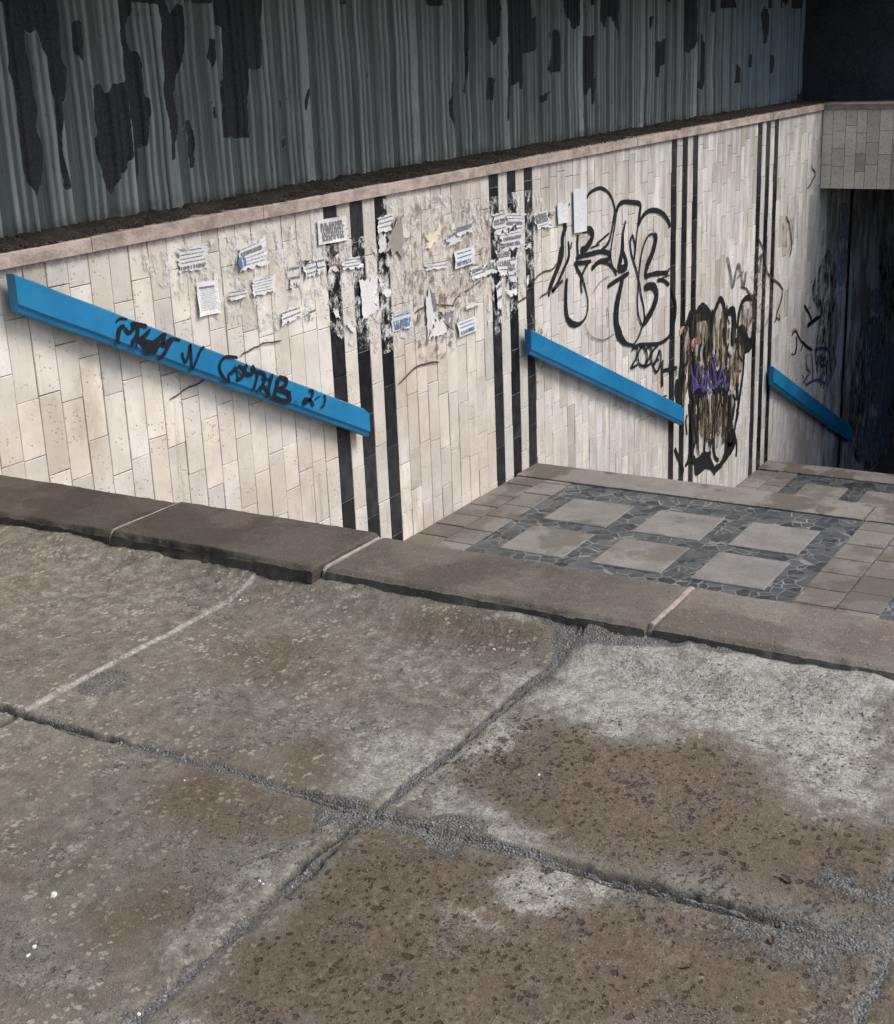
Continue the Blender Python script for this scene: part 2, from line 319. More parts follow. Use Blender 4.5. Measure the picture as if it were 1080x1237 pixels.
PINK=m_paint('pink_spray_paint',(.50,.27,.26),.2,30,.3,.5)
PRINT=m_paint('printing_ink',(.20,.20,.21),None); PRINTB=m_paint('blue_printing_ink',(.10,.19,.33),None)
CRACK=m_paint('crack_shadow',(.07,.055,.045),None)
GRAVEL=m_simple('grey_gravel',(.10,.10,.105),(.3,.3,.31),60,.85,.3)
CHIP=m_simple('pale_chips',(.6,.58,.55),(.8,.79,.76),60,.8,.1)
LEAF=m_simple('dry_leaf_brown',(.050,.032,.024),(.10,.066,.048),60,.7,.3)
DARKM=m_simple('dark_bracket_steel',(.02,.02,.025),(.05,.045,.045),40,.6,.2)

# ------------------------------------------------------------------ pavement
XJ=[-1.06,.05,1.16,2.27,3.37]; YJ=[-.635,.475,1.585,2.69,3.80,4.91]
def joint_fields(x,y):
    wx=x+fbm(x,y,4,3,5)*.014+fbm(x,y,28,3,6)*.008; wy=y+(fbm(x,y,4,3,8)*.016+fbm(x,y,28,3,9)*.008)*np.where((x>2.25)&(y>2.2),.3,1)
    dx=np.min([np.abs(wx-j) for j in XJ[:-1]],axis=0); dy=np.min([np.abs(wy-j) for j in YJ],axis=0)
    return dx,dy
def P_(pts): return [on_z(x,y,0) for x,y in pts]
LIGHTS=[ (P_([(600,860),(650,800),(720,775),(860,770),(1090,810),(1090,900),(1075,1000),(985,975),(930,915),(830,880),(740,885),(680,868)]),.86,.10),
 (P_([(395,915),(450,880),(560,862),(640,800),(700,778),(640,880),(560,930),(500,975),(470,965),(410,955)]),.70,.07),
 (P_([(485,975),(530,935),(580,960),(640,1010),(600,1022)]),.8,.05),
 (P_([(600,1062),(640,1035),(755,1072),(700,1102),(640,1095)]),.92,.05),
 (P_([(500,1100),(560,1080),(640,1130),(600,1140)]),.45,.06),
 (P_([(1000,1120),(1080,1040),(1090,1100),(1060,1140)]),.6,.06),
 (P_([(340,706),(480,712),(700,765),(690,775),(480,732)]),.75,.04),
 (P_([(100,830),(150,805),(150,830),(110,850)]),.7,.03),
 (P_([(290,1050),(400,990),(430,990),(250,1160),(170,1230),(190,1150)]),.48,.05),
 (P_([(190,1237),(215,1200),(300,1260),(250,1280)]),.9,.03),
 (P_([(20,1180),(100,1150),(130,1190),(60,1215)]),.5,.05),
 (P_([(60,1030),(120,1010),(130,1030),(70,1045)]),.4,.03),
 (P_([(0,640),(180,680),(320,705),(200,760),(60,760),(0,740)]),.30,.12),
 (P_([(290,850),(400,900),(560,880),(640,800),(520,740),(330,780)]),.36,.15) ]
BROWNS=[ (P_([(560,900),(640,870),(760,890),(850,890),(920,930),(960,990),(1080,1010),(1090,1130),(980,1110),(800,1060),(640,1010),(540,940)]),1.0,.06),
 (P_([(440,1000),(560,1010),(820,1080),(1060,1150),(1040,1250),(190,1260),(330,1090)]),1.0,.05),
 (P_([(160,960),(260,920),(380,970),(370,1020),(240,1040),(180,1010)]),.85,.10),
 (P_([(90,1110),(200,1060),(300,1040),(290,1110),(160,1150),(90,1160)]),.7,.10),
 (P_([(260,780),(350,770),(430,790),(480,840),(400,870),(280,820)]),.75,.10),
 (P_([(470,740),(620,760),(700,775),(600,800),(470,780)]),.8,.06),
 (P_([(0,840),(120,800),(190,790),(40,850)]),.6,.06),
 (P_([(340,900),(390,870),(420,930),(350,960)]),.7,.06),
 (P_([(1000,900),(1080,900),(1080,930),(1010,935)]),.9,.04),
 (P_([(1060,1160),(1090,1130),(1090,1260),(1030,1260)]),1.0,.05) ]
PITS=[ (P_([(520,930),(640,860),(900,900),(960,990),(1090,1010),(1090,1130),(980,1110),(800,1060),(640,1010)]),1,.05),
 (P_([(440,1000),(560,1010),(820,1080),(1060,1150),(1040,1250),(190,1260),(330,1090)]),.8,.05),
 (P_([(860,840),(1090,870),(1090,980),(960,960)]),.7,.08),
 (P_([(160,930),(400,980),(390,1060),(240,1130),(150,1060)]),.45,.1),
 (P_([(200,1100),(320,1060),(240,1150)]),.4,.05) ]
GRITS=[ (P_([(400,968),(430,960),(455,985),(500,985),(560,1005),(550,1035),(450,1005),(400,990)]),.95,.02),
 (P_([(870,1085),(900,1100),(980,1110),(1060,1085),(1090,1080),(1090,1150),(1060,1155),(1020,1240),(985,1237),(960,1170),(880,1130)]),.62,.05),
 (P_([(630,745),(780,765),(870,790),(820,800),(720,790),(640,845),(610,860),(690,775)]),.85,.03),
 (P_([(780,758),(1090,815),(1090,835),(900,800),(800,790)]),.9,.02),
 (P_([(105,832),(150,812),(150,822),(120,838)]),.5,.02),
 (P_([(1010,1060),(1060,1085),(1090,1060),(1090,1100),(1000,1100)]),.8,.03) ]
def blobs(x,y,L,seed):
    o=np.zeros(x.shape); w=fbm(x,y,6,4,seed)*.07
    for P,st,soft in L:
        xs=[p[0] for p in P]; ys=[p[1] for p in P]
        m=(x>min(xs)-.3)&(x<max(xs)+.3)&(y>min(ys)-.3)&(y<max(ys)+.3)
        if not m.any(): continue
        v=np.zeros(x.shape); v[m]=sstep(-soft*1.5,soft*1.5,poly_sd(x[m],y[m],P)+w[m]*1.4)*st; o=np.maximum(o,v)
    return o
def ground_fields(x,y):
    dx,dy=joint_fields(x,y)
    thin=(x>2.29)&(y>2.2)                     # the flat mortared joint
    jw=.016+.012*(fbm(x,y,3,2,31)+.3); jw=np.clip(jw,.008,.04)
    jw=np.where(thin,.010,jw)
    d=np.minimum(dx,dy)
    groove=1-sstep(0,1,d/jw/1.4)
    slab=np.floor((x-.05)/1.11)*7+np.floor((y-.475)/1.11)
    off=(_hash((slab*13).astype(np.int64),(slab*0+3).astype(np.int64),4)-.5)*.010
    z=off+fbm(x,y,1.7,3,41)*.006+fbm(x,y,14,4,43)*.0035+fbm(x,y,60,3,47)*.0016
    z-=groove*np.where(thin,.003,.009)
    gr=blobs(x,y,GRITS,3); pit=blobs(x,y,PITS,4)
    z+=gr*(fbm(x,y,45,3,51)*.006-.003)
    z-=pit*np.clip(fbm(x,y,70,2,53)-.28,0,1)*.010
    # worn-off lip along one side of joints (dark crack)
    kk=3.37-x; ky=np.interp(y,[.4,1.2,1.7,2.3,2.6,3.3,4.2],[.044,.046,.046,.046,.036,.042,.046]); z+=sstep(.26,.05,kk)*ky*(1+.25*fbm(x,y,9,3,66))
    z+=np.where(kk<.09,sstep(.09,0,kk)*.005*(1+fbm(x,y,30,3,61)),0)*gr
    light=blobs(x,y,LIGHTS,1); brown=blobs(x,y,BROWNS,2)
    light=np.maximum(light,np.where(thin,(1-sstep(.006,.016,d))*.95,0)*(y>2.2))
    light=np.maximum(light,(1-sstep(.02,.055,np.abs(kk-.055+fbm(x,y,5,3,74)*.03)))*.85*sstep(-.25,.1,fbm(x,y,3,3,76))*(y<2.75))
    edge=(1-sstep(.0,.05,d))*.55
    jg=(1-sstep(.003,.026,d+fbm(x,y,9,3,71)*.020))*np.where(thin,.15,.9)
    gr=np.maximum(gr,jg); gr=np.maximum(gr,(1-sstep(.0,.05,kk+fbm(x,y,7,3,72)*.03))*.8)
    light=np.maximum(light*(1-gr*.5),edge*(fbm(x,y,3,3,73)>.1)*.7)
    crk=(1-sstep(.001,.007,np.abs(d-jw*.5+fbm(x,y,7,3,75)*.008)))*np.where(thin,0,1)*sstep(-.2,.15,fbm(x,y,2.3,2,77))
    z-=crk*.016
    tone=.5+fbm(x,y,1.1,3,81)*.35+(_hash((slab*29).astype(np.int64),(slab*0+9).astype(np.int64),4)-.5)*.12
    return z,np.stack([light,brown,gr],1),np.stack([pit,crk*.95,tone],1)
pav=empty('pavement'); tag(pav,kind='structure')
def pave(x0,x1,y0,y1,res,parent,name='paving_slab'):
    nx=max(2,int(round((x1-x0)/res))+1); ny=max(2,int(round((y1-y0)/res))+1)
    X,Y=np.meshgrid(np.linspace(x0,x1,nx),np.linspace(y0,y1,ny)); x=X.ravel(); y=Y.ravel()
    z,a,b=ground_fields(x,y)
    i=np.arange(nx*ny).reshape(ny,nx); f=np.stack([i[:-1,:-1],i[:-1,1:],i[1:,1:],i[1:,:-1]],-1).reshape(-1,4)
    return grid_obj(name,np.stack([x,y,z],1),f,G_,{'mask':a,'mask_b':b},parent)
XS=[1.0,1.16,2.27,3.44]; YS=[.1,.475,1.585,2.69,3.80,4.36]
for i in range(3):
    for j in range(5): pave(XS[i],XS[i+1],YS[j],YS[j+1],.0062,pav)
for (x0,x1,y0,y1) in ((-1.06,1.0,.1,4.36),(-1.06,3.44,-4,.1)): pave(x0,x1,y0,y1,.03,pav,'worn_surface')
# one wide sheet under everything, with the stairwell left open
g=MB(); zz=-.03
for (x0,x1,y0,y1) in ((-160,3.42,-160,160),(3.42,160,-160,-3.2),(22.6,160,-3.2,160),(3.42,22.6,6.5,160)):
    g.quad((x0,y0,zz),(x1,y0,zz),(x1,y1,zz),(x0,y1,zz))
g.build('ground',STEP,None); tag(bpy.data.objects['ground'],kind='structure')

# ------------------------------------------------------------------ rough stone blocks
def rock(name,x0,x1,y0,y1,z0,z1,mat,parent=None,res=.012,chip=.012,seed=0,bow=0,tint=None):
    nx=max(2,int((x1-x0)/res)); ny=max(2,int((y1-y0)/res)); nz=max(2,int((z1-z0)/res))
    V=[];Fc=[]
    def sheet(o,u,v,nu,nv,flip):
        base=sum(len(a) for a in V)
        a,b=np.meshgrid(np.linspace(0,1,nu+1),np.linspace(0,1,nv+1))
        p=np.array(o)[None]+a.ravel()[:,None]*np.array(u)[None]+b.ravel()[:,None]*np.array(v)[None]; V.append(p)
        i=np.arange((nu+1)*(nv+1)).reshape(nv+1,nu+1)+base
        q=np.stack([i[:-1,:-1],i[:-1,1:],i[1:,1:],i[1:,:-1]],-1).reshape(-1,4)
        Fc.append(q[:,::-1] if flip else q)
    dx,dy,dz=x1-x0,y1-y0,z1-z0
    sheet((x0,y0,z1),(dx,0,0),(0,dy,0),nx,ny,False)
    sheet((x0,y0,z0),(0,dy,0),(0,0,dz),ny,nz,True); sheet((x1,y0,z0),(0,dy,0),(0,0,dz),ny,nz,False)
    sheet((x0,y0,z0),(dx,0,0),(0,0,dz),nx,nz,False); sheet((x0,y1,z0),(dx,0,0),(0,0,dz),nx,nz,True)
    v=np.concatenate(V); q=np.concatenate(Fc)
    c=np.array([(x0+x1)/2,(y0+y1)/2,0]); 
    ex=np.minimum(v[:,0]-x0,x1-v[:,0]); ey=np.minimum(v[:,1]-y0,y1-v[:,1]); ez=z1-v[:,2]
    # chip the arrises: move inwards/down close to edges
    n1=fbm(v[:,1]+v[:,0]*.3,v[:,0]+v[:,2]*.7,9,4,seed); n2=fbm(v[:,1]*1.0,v[:,0]+v[:,2],35,3,seed+5)
    front=sstep(.05,0,v[:,0]-x0)
    amt=chip*(.35+.9*np.clip(n1+.25,0,1))
    back=sstep(.02,0,x1-v[:,0])
    v2=v.copy()
    v2[:,2]-=sstep(.022,0,v[:,0]-x0)*amt*1.0+sstep(.015,0,x1-v[:,0])*amt*.4+sstep(.012,0,ey)*amt*.4
    v2[:,0]+=front*sstep(.05,0,v[:,0]-x0)*amt*.6*sstep(.05,0,ez)
    v2[:,0]+=front*(n1*.010+n2*.004-np.abs(n2)*.010*(n1>0))*(1+.6*sstep(0,.08,ez))
    v2[:,0]-=back*(n1*.004)
    v2[:,2]+=(n1*.0016+n2*.0008)*sstep(0,.01,v[:,2]-z0)
    v2[:,1]+=np.where(v[:,1]<c[1],1,-1)*sstep(.01,0,ey)*.002
    v2[:,0]+=bow*np.sin((v[:,1]-y0)/(y1-y0)*3.14)
    t=np.full((len(v),3),1.0)*np.array(tint or (1,1,1))
    
    return grid_obj(name,v2,q,mat,{'tint':t},parent,True)
kl=['brown kerb stone at top of stairs with chipped front edge, at the wall','brown kerb stone with a pale scratch, under the blue handrail with black lettering',
    'longest brown kerb stone, in front of the lower ends of the three black wall stripes','kerb stone with a small white speck, at right edge of photo above gravel heap','kerb stone beyond the right edge of the photo']
kb=[(3.335,4.335),(2.475,3.325),(1.388,2.462),(.40,1.374),(-.62,.39),(-1.64,-.63),(-2.66,-1.65)]
for k,(a,b) in enumerate(kb):
    o=rock('kerb_stone',(3.290,3.280,3.322,3.332,3.33,3.33,3.33)[k],3.665,a,b,-.09,.076+(.004,.014,.0,-.002,0,0,0)[k],KERB,None,.009,(.024,.032,.022,.016,.01,.01,.01)[k],11+k,0,
        ((.62,.61,.55),(.74,.73,.67),(1.06,1.05,.97),(1.42,1.42,1.32),(1,1,1),(1,1,1),(1,1,1))[k])
    tag(o,kl[min(k,4)],'kerb stone','kerb stones along the top step')
    if k>=5: o['label']='kerb stone beyond the right edge of the photo'
# broken mortar in the kerb joints
for y,w,s in ((3.33,.010,1),(2.468,.016,2),(1.381,.022,3)):
    o=rock('mortar_joint',3.30 if s==1 else 3.325,3.66,y-w/2,y+w/2,-.02,.0925 if s==1 else .082,m_simple('pink_mortar',(.24,.2,.175),(.34,.30,.265),40,.9,.6) if s==1 else bpy.data.materials['pink_mortar'],None,.006,.03,40+s)
    tag(o,{1:'thin pale mortar line between two kerb stones nearest the wall',2:'pale pinkish mortar wedge at broken kerb corner, below three black stripes',3:'crumbling mortar lump between kerb stones, right of photo centre'}[s],'mortar','mortar between kerb stones')

# ------------------------------------------------------------------ stairs and landings
def flight(x0,z0,n,rise,tread,name):
    m=MB()
    for k in range(n-1):
        z=z0-rise*(k+1); x=x0+tread*k
        m.box(x,x+tread+.03,-3.2,WY,z-.2,z,bev=.008)
    m.build(name,STEP); tag(bpy.data.objects[m_last()],kind='structure')
def m_last(): return C.objects[-1].name
flight(3.66,.07,8,.155,.33,'stair_flight'); flight(8.38,L1,9,.1511,.33,'stair_flight'); flight(13.52,L2,9,.1467,.33,'stair_flight')
b=MB(); b.box(3.5,3.655,-3.2,WY,-1.4,-.06); b.build('stair_riser',STEP); tag(C.objects[-1],kind='structure')
def landing(dx,z,x0,seed):
    rs=random.Random(seed)
    root=empty('landing',(0,0,0)); tag(root,kind='structure')
    bed=MB(); bed.box(x0,8.10+dx,-3.2,WY,z-.25,z-.012); bed.build('paving_bed',GROUT,root)
    mo=MB(); mo.box(6.595+dx,8.075+dx,-3.2,WY-.43,z-.012,z-.002); mo.build('mosaic_paving',MOS,root)
    Y=3.742
    col0=[(6.76,7.21),(7.34,7.79)]
    for c in range(12):
        yy=Y-.588*c; grp=c%4
        if yy<-3: break
        if grp==3:      # light tile band
            for k in range(2):
                y1=1.975-.225*k-(c//4)*2.35; xx=6.40
                while xx<8.02:
                    L=.215+rs.uniform(0,.06); s=MB(); t=rs.uniform(.72,1.0)
                    s.box(xx+.003+dx,min(8.07,xx+L-.004)+dx,y1-.22,y1-.003,z-.02,z+.002+rs.uniform(0,.003),bev=.004,col=(t,t*.97,t*.92)); s.build('small_tile',SLAB,root); xx+=L
        else:
            for (a,b2) in col0:
                s=MB(); t=rs.uniform(.93,1.07); yb=yy-(c//4)*0.0
                j=lambda: rs.uniform(-.004,.004)
                s.box(a+j()+dx,b2+j()+dx,yb-.412+j(),yb+j(),z-.02,z+.004+rs.uniform(0,.002),bev=.006,col=(t,t,t)); s.build('paving_slab',SLAB,root)
    for k in range(2):
        y1=WY-.03-.205*k; xx=6.1-rs.uniform(0,.1)
        while xx<8.02:
            L=rs.uniform(.2,.30); s=MB(); t=rs.uniform(.75,1.02)
            s.box(xx+.004+dx,min(8.07,xx+L-.005)+dx,y1-.2,y1-.004,z-.02,z+.002+rs.uniform(0,.004),bev=.005,col=(t,t*.98,t*.95)); s.build('small_tile',SLAB,root); xx+=L
    for (a,b2) in ((1.985,WY-.02),(-.4,1.975),(-3.2,-.41)):
        rock('kerb_stone',8.08+dx,8.385+dx,a,b2,z-.14,z+.012,LK,root,.03,.008,int(seed*7+a*10))
landing(0,L1,5.97,3); landing(5.14,L2,11.02,9)
b=MB(); b.box(16.16,22.6,-3.2,WY,L3-.2,L3); b.build('tunnel_floor',STEP); tag(C.objects[-1],kind='structure')

# ------------------------------------------------------------------ tiled wall
wall=empty('tiled_wall',(9,WY,0)); tag(wall,'cream limestone-tiled stairwell wall with groups of three black vertical stripes','wall')
def wp(o): o.parent=wall; o.matrix_parent_inverse=Matrix.Translation((-9,-WY,0)); return o
cols=[]
def seg(a,b,n,dark=False):
    for k in range(n): cols.append((a+(b-a)*k/n,a+(b-a)*(k+1)/n,dark and k%2==0))
seg(6.063-.122*44,6.063,44); S4=[(6.063,6.665),(7.845,8.431),(10.857,11.448),(12.968,13.57)]
seg(6.063,6.665,5,True); seg(6.665,7.845,10); seg(7.845,8.431,5,True); seg(8.431,10.857,20); seg(10.857,11.448,5,True)
seg(11.448,12.968,13); seg(12.968,13.57,5,True); seg(13.57,16.25,22); seg(16.25,16.37,1,True); seg(16.37,22.6,52)
tm=MB(); rt=random.Random(5)
def tile_box(M,x0,x1,z0,z1,dep,col):
    g=.0016; b=.0022; y=WY-dep; j=lambda: rt.uniform(-.0012,.0012); t=rt.uniform(-.0012,.0012)
    A=[(x0+g,z0+g),(x1-g,z0+g),(x1-g,z1-g),(x0+g,z1-g)]; B=[(x0+g+b,z0+g+b),(x1-g-b,z0+g+b),(x1-g-b,z1-g-b),(x0+g+b,z1-g-b)]
    A=[(x+j(),z+j()) for x,z in A]; B=[(B[k][0]+A[k][0]-[x0+g,x1-g,x1-g,x0+g][k],B[k][1]+A[k][1]-[z0+g,z0+g,z1-g,z1-g][k]) for k in range(4)]
    i=len(M.v)
    M.v+=[(x,WY+.004,z) for x,z in A]+[(x,y+b,z) for x,z in A]+[(x,y+(t if k in (0,3) else -t),z) for k,(x,z) in enumerate(B)]; M.c+=[col]*12
    for l in (0,4):
        for k in range(4): M.f.append((i+l+k,i+l+(k+1)%4,i+l+4+(k+1)%4,i+l+4+k)); M.m.append(0)
    M.f.append((i+8,i+9,i+10,i+11)); M.m.append(0)
stripes=[]
for (x0,x1,dark) in cols:
    z=.845; first=True; M=MB() if dark else tm
    prev=None
    while z>-4.0:
        L=rt.choice((.36,.36,.36,.30,.24,.34)) if x0<8.4 else rt.choice((.34,.28,.2,.3,.16))
        if first: L*=rt.uniform(.3,1); first=False
        zl=max(-4.0,z-L); r=rt.random()
        if dark: c=(rt.uniform(.6,1.8),)*3
        else:
            t=rt.gauss(.99,.07); w=rt.gauss(0,.018)
            if r<.09: t*=.82; w+=.04
            c=(t*(1+w*.4),t,t*(1-w))
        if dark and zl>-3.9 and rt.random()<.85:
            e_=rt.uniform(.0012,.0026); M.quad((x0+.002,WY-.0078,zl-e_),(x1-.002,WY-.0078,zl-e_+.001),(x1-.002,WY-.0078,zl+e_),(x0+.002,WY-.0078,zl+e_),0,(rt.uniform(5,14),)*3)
        tile_box(M,x0,x1,zl,z,rt.uniform(.0045,.0075)+(0 if not dark else -.001),c); z=zl
    if dark:
        o=wp(M.build('stripe',BLACKT)); 
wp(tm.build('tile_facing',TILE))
bk=MB(); bk.box(cols[0][0],22.6,WY+.002,WY+.30,-4.0,.843); wp(bk.build('backing',GROUT))
cp=MB(); x=2.2; 
while x<15.0:
    L=min(rt.uniform(1.05,1.25),15.0-x) if x+1.4<15 else 15.0-x
    t=rt.uniform(.93,1.07); n=24; 
    cp.box(x+.002,x+L-.002,WY-.028+rt.uniform(-.002,.002),WY+.25,.846,.906+rt.uniform(-.001,.001),bev=.004,col=(t,t*.98,t*.97)); x+=L
wp(cp.build('coping',COPE))
rf=MB(); rf.box(-6,22.6,WY+.25,6.5,.55,.885); rf.build('ledge',DIRT); tag(C.objects[-1],'dark dirty ledge between stone coping and sheet metal wall','ledge')

# paint strokes on the wall -----------------------------------------
NL=[0]
def catmull(p,n=6):
    if len(p)<3: return p
    o=[]; P=[p[0]]+p+[p[-1]]
    for i in range(1,len(P)-2):
        for k in range(n):
            t=k/n; a,b_,c,d=P[i-1],P[i],P[i+1],P[i+2]
            o.append(tuple(.5*((2*b_[q])+(-a[q]+c[q])*t+(2*a[q]-5*b_[q]+4*c[q]-d[q])*t*t+(-a[q]+3*b_[q]-3*c[q]+d[q])*t**3) for q in range(len(p[0]))))
    o.append(p[-1]); return o
def ribbon(M,pts,Y,smooth=True,m=0):       # pts: (X,Z,w)
    if smooth: pts=catmull(pts,6)
    NL[0]+=1; y=Y-.00012*(NL[0]%60)
    L=[];Rr=[]
    for i,(x,z,w) in enumerate(pts):
        a=pts[max(0,i-1)]; c=pts[min(len(pts)-1,i+1)]; tx,tz=c[0]-a[0],c[1]-a[1]; l=math.hypot(tx,tz) or 1
        nx,nz=-tz/l,tx/l; w=max(.0008,w*(1+random.uniform(-.09,.09)))/2
        if i in (0,len(pts)-1): w*=.55
        L.append((x+nx*w,y,z+nz*w)); Rr.append((x-nx*w,y,z-nz*w))
    i0=len(M.v)
    for a,c in zip(L,Rr): M.v+=[a,c]; M.c+=[(1,1,1)]*2
    for i in range(len(L)-1): M.f.append((i0+2*i,i0+2*i+1,i0+2*i+3,i0+2*i+2)); M.m.append(m)
def tracer(ox,oy,s,Y=WY,off=.0105,kw=1.0):
    def f(M,w,*pts,smooth=True,m=0):
        out=[]
        for p in pts:
            px,py=ox+p[0]/s,oy+p[1]/s; X,Z=on_y(px,py,Y-off); X2,Z2=on_y(px,py+1,Y-off); X3,_=on_y(px+1,py,Y-off)
            k=(abs(Z2-Z)+.35*abs(X3-X))*kw; ww=(p[2] if len(p)>2 else w)/s*k; out.append((X,Z,ww))
        ribbon(M,out,Y-off,smooth,m)
    return f
T4=tracer(640,200,5.155,kw=1.08); T5=tracer(760,340,4.76,kw=1.25); T7=tracer(900,360,4.756); T2=tracer(540,0,2)
g1=MB()
T4(g1,12,(352,205),(375,170),(410,148),(440,140),(475,155),(505,190),(522,235),(530,280),(522,340),(508,420),(488,485),(440,530,8))
T4(g1,22,(212,358,16),(222,385),(205,450),(205,540),(190,600),(150,700),(125,770),(119,818,8))
T4(g1,14,(240,470,8),(245,560),(215,640),(175,730),(140,785),(208,710,8))
T4(g1,12,(196,500),(178,600),(165,650)); T4(g1,12,(250,236),(238,262))
T4(g1,12,(300,430),(298,500),(300,560),(292,582)); T4(g1,24,(330,410,14),(365,398),(390,420),(385,460),(350,515),(318,530))
T4(g1,12,(262,475),(255,520)); T4(g1,16,(290,575),(335,560),(380,550),(440,536),(490,545),(495,580),(430,600),(385,645))
T4(g1,10,(380,512),(435,492)); T4(g1,8,(415,488),(455,455),(495,420)); T4(g1,10,(435,600),(490,612),(520,640),(542,665))
T4(g1,15,(278,608),(330,605),(382,596)); T4(g1,14,(285,610,16),(300,650),(325,700),(350,780,7),(362,860,7),(350,940,8),(310,985,14),(265,985,22),(235,950,22),(225,880,20),(226,780,18),(232,700,14))
T4(g1,10,(368,600),(335,660),(318,720),(325,795))
T4(g1,15,(540,290),(552,250),(578,228),(620,226),(686,240),(684,300),(674,382)); T4(g1,8,(540,290),(525,400),(508,500),(505,580),(520,640),(540,685))
T4(g1,24,(597,340,8),(580,430,14),(577,520),(562,600),(548,645,14)); T4(g1,26,(578,520,8),(600,610),(585,640),(548,642))
T4(g1,9,(640,430),(655,500),(650,590)); T4(g1,9,(640,428),(625,480),(635,560),(660,640),(680,720),(692,800),(708,880),(714,960),(700,1000))
T4(g1,15,(675,370),(700,320),(735,285),(780,278),(830,300),(865,350),(872,385)); T4(g1,7,(672,380),(664,450),(655,560))
T4(g1,8,(765,425),(735,440),(708,500),(690,580),(680,680),(675,760),(670,850),(676,930),(697,992))
T4(g1,24,(718,690,12),(732,620),(765,540),(785,450),(768,428,12)); T4(g1,15,(716,692),(780,672),(862,668)); T4(g1,16,(870,638),(858,662)); T4(g1,12,(795,712),(830,715),(868,742)); T4(g1,7,(820,700),(870,682))
T4(g1,26,(712,758,20),(760,750),(786,780),(786,830),(760,900),(722,965),(698,1002,10))
T4(g1,15,(485,752),(540,715),(617,668)); T4(g1,34,(582,690,16),(560,780,26),(540,880),(538,980),(560,1060),(600,1108,14),(660,1120,10))
T4(g1,7,(700,1000),(680,1060),(650,1110)); T4(g1,12,(660,1120),(720,1112),(800,1108),(860,1070),(892,1000),(906,930),(905,850),(878,755))
T5(g1,7,(12,400),(30,378),(48,395),(40,440),(10,495),(48,478)); T5(g1,7,(72,375),(50,420),(58,475),(90,480),(102,420),(80,372),(66,380))
T5(g1,7,(88,405),(112,374),(127,400),(110,450),(85,490),(127,470)); T5(g1,7,(165,368),(135,400),(125,450),(140,480),(160,440),(175,390)); T5(g1,7,(172,388),(182,430),(175,490),(155,520),(140,492),(150,455),(170,450))
T5(g1,9,(190,450),(188,530),(190,605)); T5(g1,9,(190,512),(230,505),(275,495)); T5(g1,8,(232,470),(236,540)); T5(g1,8,(180,668),(215,655)); T5(g1,8,(268,500),(272,540))
wp(g1.build('bubble_letter_graffiti',INK))
g2=MB()
T4(g2,5,(340,985),(360,1040),(400,1075),(460,1085),(520,1050)); T4(g2,4,(490,690),(440,720),(385,800)); T4(g2,5,(480,880),(488,980),(480,1010))
T2(g2,5,(676,620),(684,655),(690,692),(698,655),(705,640),(716,690),(722,655)); T2(g2,4,(745,640),(760,615),(752,660)); T2(g2,4,(716,655),(700,672))
wp(g2.build('thin_scribble_graffiti',THIN))
# olive / purple character-like tangle between the third and fourth stripes
fo=MB(); 
def blob(M,pts,T,off):
    NL[0]+=1; y=WY-off-.00012*(NL[0]%60); p=catmull([(a,b_) for a,b_ in pts]+[pts[0]],4)[:-1]; q=[]
    for a,b_ in p:
        X,Z=on_y(760+a/4.76,340+b_/4.76,WY-off); q.append((X,y,Z))
    M.poly(q)
blob(fo,[(330,250),(370,190),(440,200),(470,260),(500,180),(530,150),(560,260),(600,260),(640,330),(660,400),(640,520),(610,620),(560,640),(500,600),(420,600),(350,620),(330,450)],0,.0085)
blob(fo,[(370,640),(450,650),(560,640),(580,760),(560,900),(500,960),(440,920),(400,1000),(370,960),(365,800)],0,.0085)
blob(fo,[(640,150),(680,110),(710,120),(712,200),(700,300),(650,290)],0,.0085)
wp(fo.build('olive_graffiti_fill',OLIVE))
fo=MB(); blob(fo,[(385,240),(440,230),(460,330),(450,470),(390,480)],0,.0090); blob(fo,[(490,240),(530,200),(550,300),(540,430),(500,480)],0,.0090)
blob(fo,[(570,430),(650,380),(640,520),(600,600),(560,560)],0,.0090); blob(fo,[(300,300),(340,260),(345,420),(320,700),(300,690),(310,480)],0,.0090)
blob(fo,[(400,670),(540,660),(560,820),(480,900),(400,860)],0,.0090); blob(fo,[(655,180),(690,150),(700,230),(670,280)],0,.009)
wp(fo.build('ochre_graffiti_fill',OCHRE))
g3=MB()
T5(g3,26,(300,680,12),(290,560,12),(305,420,14),(322,300,18),(345,220),(368,165,20),(385,200),(415,175,40),(452,190,34),(466,260),(462,340),(458,430,16))
T5(g3,16,(478,400),(474,300),(482,215),(505,140),(527,102),(548,150),(556,250),(552,370)); T5(g3,30,(565,180,14),(596,172,26),(604,240),(598,330),(590,370,12))
T5(g3,14,(622,270),(640,150),(670,98),(712,92),(726,60)); T5(g3,44,(622,290,20),(650,300),(672,360,40),(700,360,26),(706,310,12)); T5(g3,14,(715,110),(718,220),(706,330))
T5(g3,12,(600,340),(640,340),(660,400),(655,520),(640,640),(622,760),(606,860)); T5(g3,60,(570,880,24),(588,920,60),(575,970,30),(545,1030,16),(500,1085,14))
T5(g3,22,(376,1090,24),(400,1060,44),(440,1030,40),(480,1070,18),(495,1110,10)); T5(g3,16,(490,1080),(530,1050),(555,980),(560,900),(572,780),(580,650))
T5(g3,30,(352,640,20),(400,650,44),(432,650,24),(440,720,12),(438,860,12),(430,1020,10)); T5(g3,18,(520,600,34),(505,640),(498,760),(486,900),(492,1000,10),(515,1030,10))
T5(g3,14,(350,240),(352,400),(345,560),(352,660)); T5(g3,12,(385,210),(386,320)); T5(g3,30,(470,440),(480,520),(520,560),(560,500,12)); T5(g3,10,(322,1060),(350,1030),(380,1010)); 
